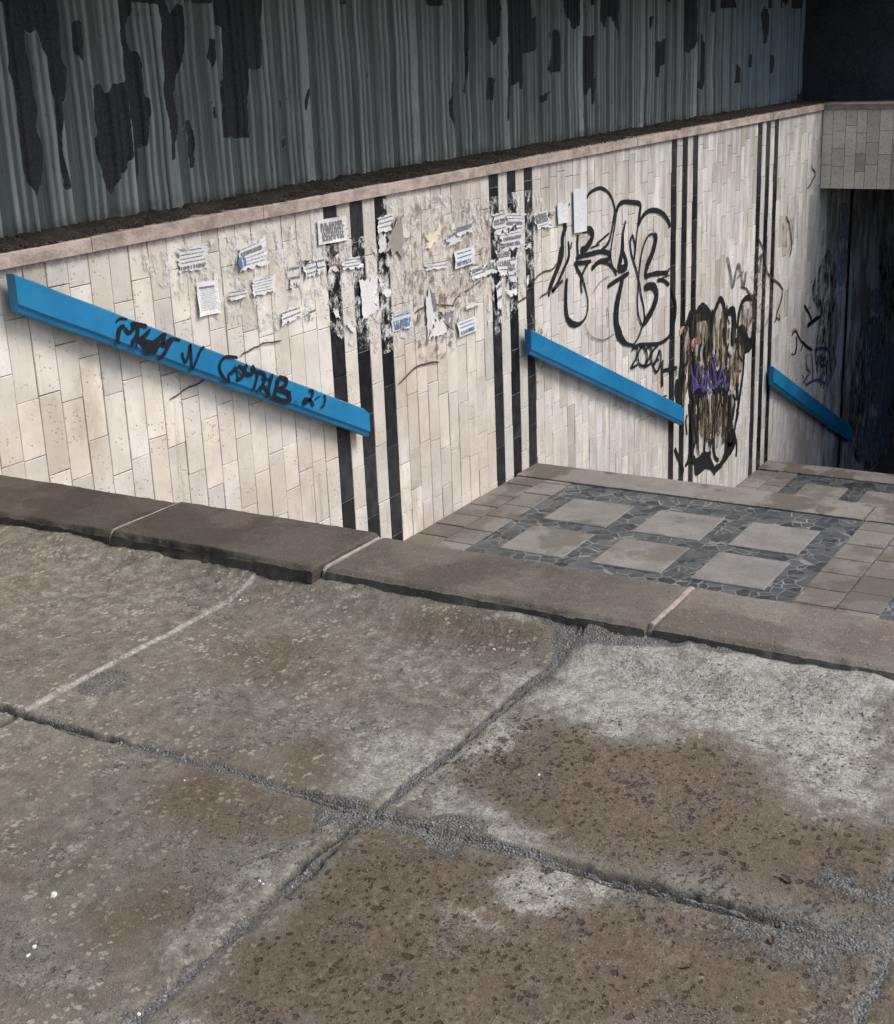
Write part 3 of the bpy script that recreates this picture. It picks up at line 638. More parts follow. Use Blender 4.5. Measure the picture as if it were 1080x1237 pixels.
T5(g3,12,(262,960),(280,1010),(310,1080),(300,1110)); T5(g3,26,(280,560),(275,640),(290,700)); T5(g3,16,(470,990),(430,1010),(370,1030),(365,900),(372,780))
for k in range(120):
    x=random.uniform(300,640); y=random.gauss(520,190); T5(g3,random.uniform(4,10),(x,y),(x+random.uniform(-12,12),y+random.uniform(30,70)),(x+random.uniform(-20,20),y+random.uniform(70,150)))
for k in range(34):
    x=random.uniform(380,600); y=random.uniform(600,760); T5(g3,random.uniform(3,6),(x,y),(x+random.uniform(-3,3),y+random.uniform(40,120)),(x+random.uniform(-4,4),y+random.uniform(130,260)))
wp(g3.build('tangled_black_graffiti',INK))
g4=MB()
T5(g4,9,(352,480),(362,560),(372,620),(385,540),(398,480),(410,560),(425,630),(438,560),(446,500),(458,570),(468,610)); T5(g4,9,(470,450),(490,540),(500,600),(520,540),(530,500),(548,580),(556,620),(566,520))
T5(g4,7,(350,520),(400,600),(440,540),(480,610),(540,560),(570,600)); T5(g4,8,(360,640),(400,600),(470,640)); T5(g4,8,(480,440),(495,430),(492,520))
T7(g4,5,(352,320),(350,380),(366,430),(350,460),(330,490)); T7(g4,7,(350,500),(380,480),(420,470),(458,490),(464,460)); T7(g4,6,(330,440),(352,500)); T7(g4,6,(382,320),(392,430),(388,480))
T7(g4,10,(400,300),(440,290),(480,300),(488,360),(490,420)); T7(g4,8,(405,300),(410,380),(430,330),(440,400),(460,340),(470,440)); T7(g4,6,(425,330),(450,350),(428,370),(450,390),(470,380)); T7(g4,6,(350,410),(380,430)); T7(g4,6,(340,480),(360,440))
wp(g4.build('purple_graffiti',PURP))
g5=MB(); T5(g5,14,(290,300),(300,280),(318,272)); T5(g5,14,(355,370),(372,345),(410,338)); T5(g5,10,(362,400),(375,360)); T7(g5,8,(270,190),(290,180),(305,195)); wp(g5.build('pink_graffiti',PINK))
g6=MB(); T7(g6,6,(270,215),(290,190),(318,240),(332,262),(320,305)); T7(g6,10,(296,220),(298,270),(290,320)); T7(g6,6,(290,320),(265,325)); T7(g6,5,(352,70),(380,50)); T7(g6,9,(340,40),(380,120),(360,160),(400,130),(440,90),(430,10))
T7(g6,7,(360,150),(420,100)); T7(g6,4,(180,110),(200,125),(195,90)); T7(g6,8,(330,250),(350,275),(385,300)); wp(g6.build('small_black_tag',INK))
ck=MB(); TC=tracer(0,0,1)
for pl in ([(543,372),(556,356),(572,345),(590,333),(598,327)],[(640,343),(655,328),(668,325),(672,318)],[(500,378),(520,368),(548,370)],[(205,482),(222,472),(240,462),(258,452)],[(290,430),(306,420),(322,414),(340,412)],[(642,355),(630,362),(622,368)],
  [(480,465),(500,445),(512,440),(530,437)],[(915,285),(922,300),(928,330),(945,350),(940,375),(936,390)],[(980,200),(985,212),(975,228)],[(652,360),(662,352),(680,340)],[(950,260),(957,290),(953,310)],[(700,440),(712,452)],[(895,345),(903,352),(912,372),(905,390)]):
    TC(ck,1.3,*[(a+random.uniform(-1,1),b_+random.uniform(-1,1)) for a,b_ in catmull(pl,3)],smooth=False)
wp(ck.build('cracks',CRACK))
TUN=m_paint('pale_blue_spray',(.22,.28,.36),0,9,.40,.58,.7,(1,1,.6)); BLK=m_paint('black_soft_spray',(.015,.016,.02),0,12,.42,.66,.8,(1,1,.4))
def area(name,mat,polys,off=.0082):
    M=MB()
    for P in polys:
        NL[0]+=1; y=WY-off-.00012*(NL[0]%60); p=catmull(P+[P[0]],4)[:-1]
        M.poly([(lambda q:(q[0],y,q[1]))(on_y(a,b,WY-off)) for a,b in p])
    return wp(M.build(name,mat))
area('black_tunnel_graffiti',BLK,[[(1000,300),(1012,330),(1005,400),(1010,440),(994,470),(985,440),(988,380),(980,350)],[(1035,400),(1062,380),(1070,430),(1050,500),(1038,560),(1024,520),(1030,450)],[(1060,300),(1085,290),(1090,400),(1066,370)],[(1055,520),(1085,470),(1090,530),(1060,560),(1044,566)]],.0075)
area('pale_blue_tunnel_graffiti',TUN,[[(1052,352),(1062,348),(1070,358),(1066,376),(1056,378),(1051,366)],[(1044,392),(1058,384),(1066,400),(1056,440),(1045,430)],[(1052,440),(1072,410),(1084,430),(1080,480),(1062,500),(1052,480)],[(1036,520),(1060,500),(1080,500),(1070,540),(1040,560)],[(1012,250),(1024,250),(1022,330),(1012,340)]],.009)
RES=m_paint('dried_paste_residue',(.66,.655,.64),0,16,.46,.66,.8,(1,1,.8)); RES2=m_paint('brown_glue_stain',(.27,.22,.17),0,18,.50,.68,.8,(1,1,.8))
area('paste_residue',RES,[[(160,310),(250,290),(300,280),(380,275),(400,360),(330,400),(250,380),(200,350)],[(460,240),(530,235),(580,250),(585,340),(560,400),(500,410),(455,380)],[(385,300),(470,290),(480,420),(400,400)],[(585,240),(650,232),(655,290),(632,360),(590,400)]],.0078)
area('glue_stain',RES2,[[(480,250),(580,240),(590,330),(540,420),(490,400)],[(500,330),(540,340),(550,420),(500,430)],[(640,380),(660,400),(650,470)],[(395,270),(430,300),(400,330)],[(905,330),(925,320),(935,380),(910,400)],[(945,270),(955,262),(958,300),(946,310)]],.0080)

# ------------------------------------------------------------------ paper flyers
def flyer(c,label,lines=0,tint=(1,1,1),jag=.12,curl=.003,seed=0,big=None,ink=None,sides=(1,1,1,1),off=0):
    rs=random.Random(seed*31+5); W=[on_y(x,y,WY-.012) for x,y in c]      # tl,tr,br,bl
    def uv(u,v):
        t=[W[0][k]*(1-u)+W[1][k]*u for k in (0,1)]; b_=[W[3][k]*(1-u)+W[2][k]*u for k in (0,1)]
        return t[0]*(1-v)+b_[0]*v,t[1]*(1-v)+b_[1]*v
    NL[0]+=1; y0=WY-.0135-off-.00015*(NL[0]%20)
    n=11; edge=[]
    cor=[(0,0),(1,0),(1,1),(0,1)]
    for s in range(4):
        a,b_=cor[s],cor[(s+1)%4]; nx_,ny_=(0,1) if s==0 else (-1,0) if s==1 else (0,-1) if s==2 else (1,0)
        for k in range(n):
            t=k/n; d=(abs(rs.gauss(0,1))*jag if sides[s] else .004)*(1 if 0<k else .4)
            if sides[s] and rs.random()<.1: d+=jag*1.6
            edge.append((a[0]+(b_[0]-a[0])*t+nx_*d,a[1]+(b_[1]-a[1])*t+ny_*d))
    # fan with rings so that the sheet can curl
    M=MB(); rings=[(0.0),.5,.8,1.0]; cu,cv=.5,.5; idx=[]
    i0=0
    for r in rings[1:]:
        for (u,v) in edge:
            U=cu+(u-cu)*r; V=cv+(v-cv)*r; X,Z=uv(U,V)
            lift=curl*(r**5)*max(0,math.sin(U*7+seed)+math.cos(V*5+seed*2)-.3)
            cr=.0009*math.sin(U*23+V*17+seed)*r
            M.v.append((X,y0-lift-abs(cr),Z)); sh=1-.0*r; M.c.append(tint)
    X,Z=uv(.5,.5); M.v.append((X,y0-.0005,Z)); M.c.append(tint); ce=len(M.v)-1; ne=len(edge)
    for k in range(ne):
        M.f.append((ce,k,(k+1)%ne)); M.m.append(0)
        for r in range(2): M.f.append((r*ne+k,(r+1)*ne+k,(r+1)*ne+(k+1)%ne,r*ne+(k+1)%ne)); M.m.append(0)
    o=M.build('paper_flyer',PAPER); tag(o,label,'flyer','torn paper flyers pasted on the tiled wall')
    if lines:
        T=MB(); 
        for k in range(lines):
            v0=.14+.74*k/lines; hgt=(.30/lines)
            if big and k in big: hgt=.8/lines
            u=.1+rs.uniform(0,.06); ue=.9-rs.uniform(0,.12)
            while u<ue:
                w=rs.uniform(.5,1.1)*hgt*.55*abs((W[0][1]-W[3][1])/(W[1][0]-W[0][0]))
                if big and k in big:           # illegible heavy characters: two or three short strokes each
                    for q in range(3):
                        a=(u+rs.uniform(0,w),v0+rs.uniform(0,hgt)); b_=(u+rs.uniform(0,w),v0+rs.uniform(0,hgt)) if q else (u,v0+hgt); a=a if q else (u,v0)
                        A=uv(*a); B=uv(*b_); th=.0028; NL[0]+=1; yy=y0-.0022-.00004*(NL[0]%30)
                        if math.hypot(A[0]-B[0],A[1]-B[1])<.004: continue
                        dx,dz=B[0]-A[0],B[1]-A[1]; l=math.hypot(dx,dz); nx_,nz_=-dz/l*th,dx/l*th
                        T.quad((A[0]+nx_,yy,A[1]+nz_),(A[0]-nx_,yy,A[1]-nz_),(B[0]-nx_,yy,B[1]-nz_),(B[0]+nx_,yy,B[1]+nz_))
                else:
                    a=uv(u,v0); b_=uv(u+w,v0); c_=uv(u+w,v0+hgt*.7); d_=uv(u,v0+hgt*.7); yy=y0-.0022
                    T.quad((a[0],yy,a[1]),(d_[0],yy,d_[1]),(c_[0],yy,c_[1]),(b_[0],yy,b_[1]))
                u+=w*1.35+(.02 if rs.random()<.2 else 0)
        if T.v: T.build('printed_text',ink or PRINT,o)
    return o
def A_(*q): return [(200+x/5.4,220+y/5.4) for x,y in q]
def B_(*q): return [(380+x/5.4,230+y/5.4) for x,y in q]
def C_(*q): return [(500+x/5.4,230+y/5.4) for x,y in q]
n_=(0,0,0,0); al=(1,1,1,1)
FL=[
 (A_((60,430),(275,395),(280,560),(70,605)),'grey wrinkled flyer torn at its centre, leftmost of all the papers',5,(.86,.87,.88),.05,al,[4],None),
 (A_((195,655),(335,635),(352,850),(212,880)),'intact white notice with close lines of small print, lowest paper on the left',15,(1,1,1),.01,n_,[0],None),
 (A_((450,430),(640,340),(680,540),(480,590)),'white flyer with a blue printed mark at its left edge',6,(.95,.95,.97),.06,al,[1],None),
 (A_((545,632),(712,592),(705,720),(560,750)),'white flyer with ragged dark lower edge beside a grey strip, below the blue-marked flyer',5,(.95,.95,.96),.06,(0,0,1,1),None,None),
 (A_((375,712),(530,690),(535,745),(400,780)),'faint greyish paper strip between two white notices',2,(.78,.77,.75),.14,al,None,None),
 (A_((735,840),(890,795),(900,870),(750,945)),'white torn flyer remnant low on the wall with a small curled scrap to its right',2,(.97,.97,.96),.12,al,None,None),
 (A_((910,840),(978,812),(975,880),(930,905)),'small curled white scrap right of a torn flyer remnant',1,(.95,.93,.88),.14,al,None,None),
 (A_((790,540),(880,520),(890,690),(800,700)),'faded grey paper ghost under a brown curled scrap',2,(.82,.81,.79),.16,al,None,None),
 (A_((880,520),(1040,480),(1045,600),(900,650)),'faded flyer layer just left of the first black stripe',3,(.85,.85,.85),.10,al,None,None),
 (A_((865,500),(930,510),(915,555),(868,552)),'small grey-brown curled scrap left of the first black stripe',0,(.42,.38,.37),.1,al,None,None),
 (B_((10,195),(205,160),(222,320),(20,358)),'white flyer with heavy printed characters across the top of first black stripe',4,(.92,.93,.94),.03,(0,1,0,0),[0,1,2,3],None),
 (B_((0,440),(60,430),(70,540),(0,560)),'pale torn scrap left of the first black stripe, below the heavy-print flyer',2,(.9,.9,.9),.14,al,None,None),
 (B_((62,425),(148,410),(150,530),(80,548)),'pinkish torn scrap crossing the first black stripe',2,(.86,.80,.78),.12,al,[0],None),
 (B_((160,445),(300,425),(310,505),(170,530)),'white curled flyer strip between first and second black stripes',3,(.95,.96,.97),.1,al,None,None),
 (B_((285,580),(415,550),(405,800),(300,860)),'tall blank white flyer torn over the second black stripe',0,(.95,.94,.96),.06,al,None,None),
 (B_((180,860),(255,840),(262,920),(250,935)),'small white corner scrap between first and second black stripes',0,(.95,.95,.95),.10,al,None,None),
 (B_((110,765),(150,755),(165,850),(130,830)),'thin white sliver on the first black stripe, low',0,(.95,.95,.95),.12,al,None,None),
 (B_((398,175),(520,140),(500,260),(405,285)),'white flyer corner at the top of the third black stripe behind the curled sheet',3,(.9,.91,.93),.05,al,None,None),
 (B_((405,290),(460,260),(470,420),(408,410)),'narrow white paper edge on third black stripe left of the curled sheet',0,(.85,.83,.83),.08,al,None,None),
 (B_((500,180),(560,140),(590,470),(430,400)),'large grey-brown sheet curling off the wall beside the third black stripe',0,(.42,.38,.36),.08,al,None,None),
 (B_((420,660),(492,635),(480,690),(455,700)),'small bright triangular scrap on the third black stripe',0,(1,1,1),.06,al,None,None),
 (B_((405,560),(430,530),(460,640),(420,640)),'white scrap hanging on third black stripe under the curled sheet',0,(.95,.95,.97),.14,al,None,None),
 (B_((490,810),(635,770),(640,890),(500,930)),'blue-grey flyer with a row of heavy characters right of third black stripe',3,(.78,.80,.82),.03,al,[1,2],PRINTB),
 (B_((712,280),(818,255),(800,330),(715,400)),'yellowish torn scrap, highest on the wall between the stripe groups',0,(.93,.86,.70),.12,al,None,None),
 (B_((700,470),(870,445),(865,505),(710,535)),'narrow white strip below the yellowish scrap',2,(.9,.89,.86),.12,al,None,None),
 (B_((840,300),(950,235),(960,330),(850,380)),'thin grey torn paper left of a wrinkled flyer near the wall top',1,(.85,.86,.86),.16,al,None,None),
 (B_((900,240),(1020,195),(1035,270),(910,305)),'grey wrinkled flyer with dark fold near the wall top between stripe groups',2,(.80,.80,.82),.10,al,[0],None),
 (B_((900,400),(1030,362),(1038,470),(905,515)),'white flyer with blue printed line above the long wall crack',3,(.93,.94,.97),.02,n_,[2],PRINTB),
 (B_((1010,510),(1120,470),(1130,560),(1030,590)),'white torn strip right of the flyer with blue line',2,(.95,.95,.93),.10,al,None,None),
 (B_((715,650),(760,610),(790,830),(730,980)),'tall white torn piece with a grey curled flap, lowest between stripe groups',0,(.88,.87,.88),.06,al,None,None),
 (B_((740,620),(775,680),(800,780),(770,800)),'dark grey curled flap folded over a white torn piece',0,(.28,.26,.27),.05,al,None,None),
 (B_((790,820),(880,830),(870,930),(735,975)),'white lower sheet of an L-shaped torn poster',0,(.93,.92,.93),.05,al,None,None),
 (B_((790,790),(900,780),(890,920),(865,900)),'grey folded edge along the L-shaped torn poster',0,(.36,.33,.34),.12,al,None,None),
 (B_((920,865),(1045,815),(1060,910),(935,960)),'white flyer with blue print and bold row, lowest right between stripe groups',3,(.95,.96,.98),.02,n_,[2],PRINTB),
 (B_((960,740),(1075,700),(1078,745),(975,780)),'cream blank strip above the lowest blue-print flyer',0,(.93,.89,.82),.10,al,None,None),
 (C_((500,150),(600,120),(610,280),(510,300)),'grey-white shredded flyer at the top left of the thick paper clump',4,(.80,.80,.83),.12,al,[1],None),
 (C_((590,140),(730,150),(725,250),(590,260)),'grey-white shredded flyer at the top right of the thick paper clump',4,(.85,.86,.88),.10,al,[2],None),
 (C_((550,280),(715,240),(720,380),(560,400)),'printed flyer in the middle of the thick paper clump',5,(.84,.85,.88),.08,al,[1,3],None),
 (C_((520,390),(620,360),(660,560),(540,560)),'overlapping shredded flyer in the lower half of the thick paper clump',5,(.88,.89,.88),.12,al,[0,2],None),
 (C_((600,430),(670,410),(665,600),(600,610)),'ragged flyer remnant over the middle black stripe of the second group',4,(.85,.86,.88),.12,al,[1],None),
 (C_((520,620),(570,560),(570,780),(540,785)),'long white paper tail hanging below the thick paper clump',2,(.93,.93,.95),.06,al,None,None),
 (C_((580,650),(665,625),(670,670),(620,700)),'bright white scrap at the bottom right of the thick paper clump',0,(1,1,1),.10,al,None,None),
 (C_((360,530),(440,490),(450,560),(370,590)),'white folded scrap left of the thick paper clump',1,(.95,.95,.95),.08,al,None,None),
 (C_((420,480),(540,440),(545,540),(430,560)),'greenish-white crumpled scrap joining the thick paper clump from the left',2,(.83,.86,.80),.16,al,[0],None),
 (C_((345,480),(420,470),(420,520),(350,530)),'pale crumpled scrap beside the white folded scrap',1,(.86,.86,.82),.16,al,None,None),
 (C_((770,150),(865,120),(895,240),(790,270)),'white flyer with scribbled print just right of the sixth black stripe',5,(.86,.86,.90),.08,al,[0,1,2],None),
 (C_((870,130),(915,115),(912,170),(875,180)),'tiny spotted scrap next to the scribbled flyer',1,(.88,.88,.88),.12,al,[0],None),
 (C_((925,85),(1000,62),(1002,205),(935,222)),'short blank white sheet left of the taller blank sheet',0,(.88,.91,.95),.01,n_,None,None),
 ([(691,229),(707,226),(707.5,279),(692,282)],'tall blank bluish-white sheet at the top left of the bubble-letter graffiti',0,(.84,.88,.94),.01,n_,None,None),
 (C_((720,350),(768,335),(772,370),(724,390)),'small grey scrap across the sixth black stripe',0,(.75,.76,.78),.12,al,None,None),
 (C_((730,555),(745,550),(745,615),(732,620)),'thin bright sliver on the sixth black stripe',0,(1,1,1),.06,al,None,None),
]
for k,(c,lb,ln,t,j,sd,bg,ik) in enumerate(FL):
    o=flyer(c,lb,ln,t,j,.012 if (t[0]<.5) else .0045,k,bg,ik,sd,(k%7)*.0012)
# little blue picture on the third flyer
bm=MB(); tr=tracer(200,220,5.4,WY,.034); tr(bm,26,(490,490,10),(485,520),(498,560,14)); tr(bm,16,(500,485),(515,510),(518,550)); o3=[o for o in C.objects if o.get('label','').startswith('white flyer with a blue printed mark')][0]
o=bm.build('printed_picture',PRINTB); o.parent=o3

# ------------------------------------------------------------------ handrails
def rail(p0,p1,hgt,label,Y=4.25):
    (xa,za),(xb,zb)=[on_y(x,y,Y) for x,y in (p0,p1)]
    root=empty('handrail',(xa,WY,za)); tag(root,label,'handrail','blue handrails on the tiled wall')
    o_=[(0,-.006),(0,-hgt+.032),(.010,-hgt+.020),(.014,-hgt+.004),(.020,-hgt),(.048,-hgt),(.048,0),(.006,0)]   # (inwards, down)
    M=MB(); n=60; i0=0
    for k in range(n+1):
        t=k/n; x=xa+(xb-xa)*t; z=za+(zb-za)*t
        for (a,h) in o_:
            wob=.0012*math.sin(k*.7+h*40)
            dz=0
            if k==n and h>-.02: dz=-.012
            M.v.append((x-xa,Y+a-WY+wob*.5,z-za+h+wob+dz)); M.c.append((1,1,1))
    m=len(o_)
    for k in range(n):
        for j in range(m):
            a=k*m+j; b_=k*m+(j+1)%m; M.f.append((a,b_,b_+m,a+m)); M.m.append(0)
    M.f.append(tuple(range(m))); M.m.append(0); M.f.append(tuple(n*m+q for q in reversed(range(m)))); M.m.append(0)
    M.build('board',BLUE,root)
    nb=4
    for k in range(nb):
        t=(k+.35)/(nb-.3); x=(xb-xa)*t; z=(zb-za)*t
        b_=MB(); b_.box(x-.02,x+.02,Y+.048-WY,-.002,z-hgt*.62,z-hgt*.40); b_.build('bracket',DARKM,root)
    return root,(xa,za)
r1,o1=rail((17.5,331),(446,496),.150,'long blue handrail with black hand-painted lettering, nearest of the three')
r2,_=rail((641.5,398),(826,491),.165,'blue handrail between second and third stripe groups, above first landing')
r3,_=rail((935,443),(1030,516),.185,'farthest blue handrail, running into the dark tunnel mouth')
TR=tracer(130,370,6.353,4.25,.0015,1.0); TQ=tracer(250,400,5.143,4.25,.0015,1.0)
gr=MB()
TR(gr,16,(62,125,10),(95,95),(150,100,10)); TR(gr,30,(75,280,20),(80,220),(95,170),(130,150,26)); TR(gr,20,(85,200),(75,260),(95,285)); TR(gr,30,(130,170),(165,205,22),(205,150),(190,130)); TR(gr,30,(230,140),(225,220),(195,270),(185,315,22)); TR(gr,30,(215,240),(270,290),(310,350,36),(320,375,20))
TR(gr,24,(175,135),(240,140),(300,155)); TR(gr,26,(325,175,16),(290,220),(250,250)); TR(gr,26,(265,260),(330,280),(370,265),(420,225),(450,215,16)); TR(gr,40,(300,300,30),(330,330),(380,300),(400,280,24))
TR(gr,26,(435,225),(420,290),(440,290),(470,260)); TR(gr,26,(495,245),(460,310),(420,380),(380,400,16)); TR(gr,14,(470,245),(520,250),(555,262)); TR(gr,24,(380,340),(345,370)); TR(gr,18,(215,280),(225,330))
gr2=MB(); TR(gr2,16,(568,352),(580,400),(600,425),(622,360),(632,290),(640,400),(648,480),(685,400),(715,330),(738,312)); 
gr3=MB(); TR(gr3,16,(995,395),(930,385),(890,395),(860,440),(860,490),(900,560),(930,580),(930,520),(1000,470)); TR(gr3,18,(950,520),(1010,450)); TR(gr3,16,(975,455),(1000,560)); TR(gr3,14,(960,470),(1040,530)); 
TQ(gr3,16,(200,215),(235,250),(210,290),(180,300)); TQ(gr3,18,(245,205),(232,250),(262,270),(290,240),(275,215)); TQ(gr3,14,(270,230),(300,250),(310,280),(285,370)); TQ(gr3,16,(310,250),(355,270),(350,320),(325,380,12)); TQ(gr3,16,(335,290),(400,300)); TQ(gr3,16,(405,265),(390,320),(375,390)); TQ(gr3,14,(350,340),(385,390),(360,410))
TQ(gr3,20,(440,290),(430,350),(410,410)); TQ(gr3,18,(440,285),(490,300),(480,340),(440,360),(420,370)); TQ(gr3,20,(440,360),(500,385),(510,430),(460,430),(400,400)); TQ(gr3,18,(515,370),(500,430)); TQ(gr3,14,(300,380),(330,340))
gr4=MB(); TQ(gr4,12,(630,368),(655,372),(640,420),(600,450),(605,420),(640,430),(660,465)); TQ(gr4,9,(665,425),(700,400)); TQ(gr4,9,(722,395),(732,420),(722,460),(705,475)); TQ(gr4,6,(540,430),(562,448))
for g_m in (gr,gr2,gr3,gr4):
    og=g_m.build('painted_lettering',INKH); og.parent=r1; og.matrix_parent_inverse=Matrix.Translation((-o1[0],-WY,-o1[1]))

# ------------------------------------------------------------------ corrugated metal wall
FY=4.72; Zt=3.6
def fy(x): return FY-.12*np.clip((7.2-x)/2.8,0,1)      # the cladding stands slightly forward at its near end
def FP(ox,oy,s,*q):
    o=[]
    for x,y in q:
        Yk=FY
        for _ in range(4): X_,Z_=on_y(ox+x/s,oy+y/s,Yk); Yk=float(fy(X_))
        o.append((X_,Z_))
    return o
D1=(0,0,3.6); D4=(280,0,3.6); D5=(540,0,3.857); D6=(780,0,3.6)
PE=[FP(*D1,(20,-40),(240,-40),(255,100),(270,240),(290,300),(285,450),(262,460),(258,560),(290,800),(270,805),(240,560),(225,440),(205,240),(175,230),(150,90),(135,150),(110,100),(120,220),(135,300),(160,460),(155,580),(200,690),(165,850),(120,780),(90,690),(60,400),(20,300)),
 FP(*D1,(305,90),(345,90),(355,200),(362,265),(340,250),(310,215)),
 FP(*D1,(500,-40),(570,-40),(565,60),(545,110),(560,200),(600,260),(610,300),(605,400),(635,420),(640,630),(600,640),(590,600),(600,810),(590,800),(560,600),(535,370),(520,180)),
 FP(*D1,(395,370),(440,360),(460,410),(490,360),(530,355),(545,500),(565,690),(520,750),(485,850),(465,830),(430,780),(400,470)),
 FP(*D1,(665,-40),(710,-40),(735,60),(760,0),(785,10),(795,230),(770,340),(750,400),(770,500),(770,590),(742,630),(750,700),(735,700),(705,450),(690,250),(685,110)),
 FP(*D1,(800,530),(822,530),(840,735),(820,735),(797,590)), FP(*D1,(905,175),(935,175),(938,240),(922,300),(890,245)),
 FP(*D1,(915,-40),(1130,-40),(1130,290),(1070,285),(1080,605),(962,600),(960,330),(955,120),(930,110)),
 FP(*D1,(905,430),(930,490),(942,505),(920,505)), 
 FP(*D4,(30,-40),(120,-40),(125,280),(90,300),(58,290),(40,140)), FP(*D4,(207,425),(216,460),(212,495),(205,480)), FP(*D4,(215,600),(232,600),(230,645),(218,640)),
 FP(*D4,(312,395),(335,395),(325,415),(312,490),(306,480)), FP(*D4,(945,350),(958,360),(962,500),(972,520),(966,590),(950,520)), FP(*D4,(1000,-40),(1020,-40),(1020,280),(1008,410),(1000,400),(1008,290)),
 FP(*D5,(65,-40),(85,-40),(88,280),(78,320),(72,250)), FP(*D5,(192,360),(217,365),(208,470),(186,470)), FP(*D5,(265,-40),(380,-40),(385,90),(410,65),(418,210),(398,245),(345,260),(340,420),(325,380),(300,400),(290,520),(272,575),(268,400)),
 FP(*D5,(180,-40),(240,-40),(235,170),(210,220),(190,180)), FP(*D5,(465,140),(480,145),(470,180)), FP(*D5,(490,130),(510,140),(525,230),(522,330),(490,340),(485,355),(465,310),(470,280),(485,280)),
 FP(*D5,(530,-40),(605,-40),(600,130),(570,135),(545,60)), FP(*D5,(660,-40),(700,-40),(680,25),(658,20)), FP(*D5,(630,165),(675,160),(680,110),(690,150),(680,380),(700,350),(695,400),(672,490),(665,400),(640,440),(625,430)),
 FP(*D5,(705,-40),(800,-40),(798,210),(780,130),(750,60),(735,130),(705,90)), FP(*D5,(930,80),(955,75),(935,140)), FP(*D5,(965,200),(1000,180),(1018,180),(1010,285),(985,300),(975,355),(966,320)),
 FP(*D6,(165,-40),(215,-40),(212,180),(180,230),(158,215)), FP(*D6,(275,-40),(300,-40),(290,55),(275,50)), FP(*D6,(235,130),(245,180),(260,190),(255,320),(240,395),(225,390),(232,250)),
 FP(*D6,(495,60),(515,20),(535,85),(520,190),(505,190)), FP(*D6,(388,280),(405,310),(402,355),(385,362)), FP(*D6,(447,228),(458,232),(456,295),(444,292)), FP(*D6,(535,225),(553,250),(550,310),(532,330)),
 FP(*D6,(700,190),(712,200),(700,280),(692,300)), FP(*D6,(665,400),(690,380),(675,430),(655,430)), FP(*D5,(425,455),(470,425),(455,465),(430,475)), FP(*D5,(10,380),(22,390),(40,620),(25,610)), FP(*D5,(105,590),(118,640),(112,700))]
xs=[]; kind=[]
x=5.22-1.17*7; seams=[]
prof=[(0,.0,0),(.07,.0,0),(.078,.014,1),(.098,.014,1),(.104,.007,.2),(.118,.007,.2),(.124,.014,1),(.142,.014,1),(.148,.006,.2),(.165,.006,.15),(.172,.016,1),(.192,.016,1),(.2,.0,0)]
rows=[]
while x<15.5:
    # wide crest at the sheet overlap, then five rib modules
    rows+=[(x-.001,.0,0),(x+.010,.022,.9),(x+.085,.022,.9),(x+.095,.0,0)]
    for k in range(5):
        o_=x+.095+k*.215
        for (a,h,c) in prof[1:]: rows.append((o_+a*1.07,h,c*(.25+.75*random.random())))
    x+=1.17
rows=[r for r in rows if r[0]<15.5 and r[0]>-2]
xx=np.array([r[0] for r in rows]); hh=np.array([r[1] for r in rows]); cc=np.array([r[2] for r in rows])
# refine in x to 1.2 cm
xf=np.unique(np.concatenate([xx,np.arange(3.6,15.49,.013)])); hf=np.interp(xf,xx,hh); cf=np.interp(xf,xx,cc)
zf=np.concatenate([np.arange(.90,2.35,.014),np.array([2.6,3.0,Zt])])
X,Z=np.meshgrid(xf,zf); H=np.broadcast_to(hf,X.shape); Cc=np.broadcast_to(cf,X.shape)
x=X.ravel(); z=Z.ravel(); sd=np.full(x.shape,-1.0); wx=x+fbm(x,z,9,3,5)*.02; wz=z+fbm(x,z,9,3,6)*.03
for P in PE:
    xs=[p[0] for p in P]; zs=[p[1] for p in P]; m=(x>min(xs)-.12)&(x<max(xs)+.12)&(z>min(zs)-.12)&(z<max(zs)+.12)
    if m.any(): sd[m]=np.maximum(sd[m],poly_sd(wx[m],wz[m],P))
top=z>1.84; sd=np.where(top,np.maximum(sd,(fbm(x,z*.25,3.3,3,8)-.25)*.3),sd)
a=np.zeros((len(x),3)); a[:,0]=np.clip(.5+sd*5,0,1); 
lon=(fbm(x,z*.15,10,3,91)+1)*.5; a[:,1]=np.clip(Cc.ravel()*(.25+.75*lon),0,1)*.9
dent=fbm(x,z,2.2,3,12)*.010
i=np.arange(len(x)).reshape(X.shape); f=np.stack([i[:-1,:-1],i[:-1,1:],i[1:,1:],i[1:,:-1]],-1).reshape(-1,4)
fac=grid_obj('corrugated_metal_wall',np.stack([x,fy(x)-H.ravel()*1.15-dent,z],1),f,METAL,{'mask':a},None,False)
tag(fac,'grey-green corrugated sheet metal wall with peeling dark film above the stone coping','metal wall')
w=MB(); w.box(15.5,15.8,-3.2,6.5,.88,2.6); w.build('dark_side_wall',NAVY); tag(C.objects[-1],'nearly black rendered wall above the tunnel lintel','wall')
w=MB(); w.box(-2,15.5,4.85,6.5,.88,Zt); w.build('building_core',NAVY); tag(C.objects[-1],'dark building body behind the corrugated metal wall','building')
w=MB(); w.box(-4,22.6,3.50,6.6,2.24,2.6); w.box(15.5,22.6,-3.2,3.72,2.32,2.6); w.build('canopy',NAVY); tag(C.objects[-1],'unseen roof canopy shading the top of the corrugated metal wall','canopy')  # canopy out of view; height and reach set to shade the cladding's top

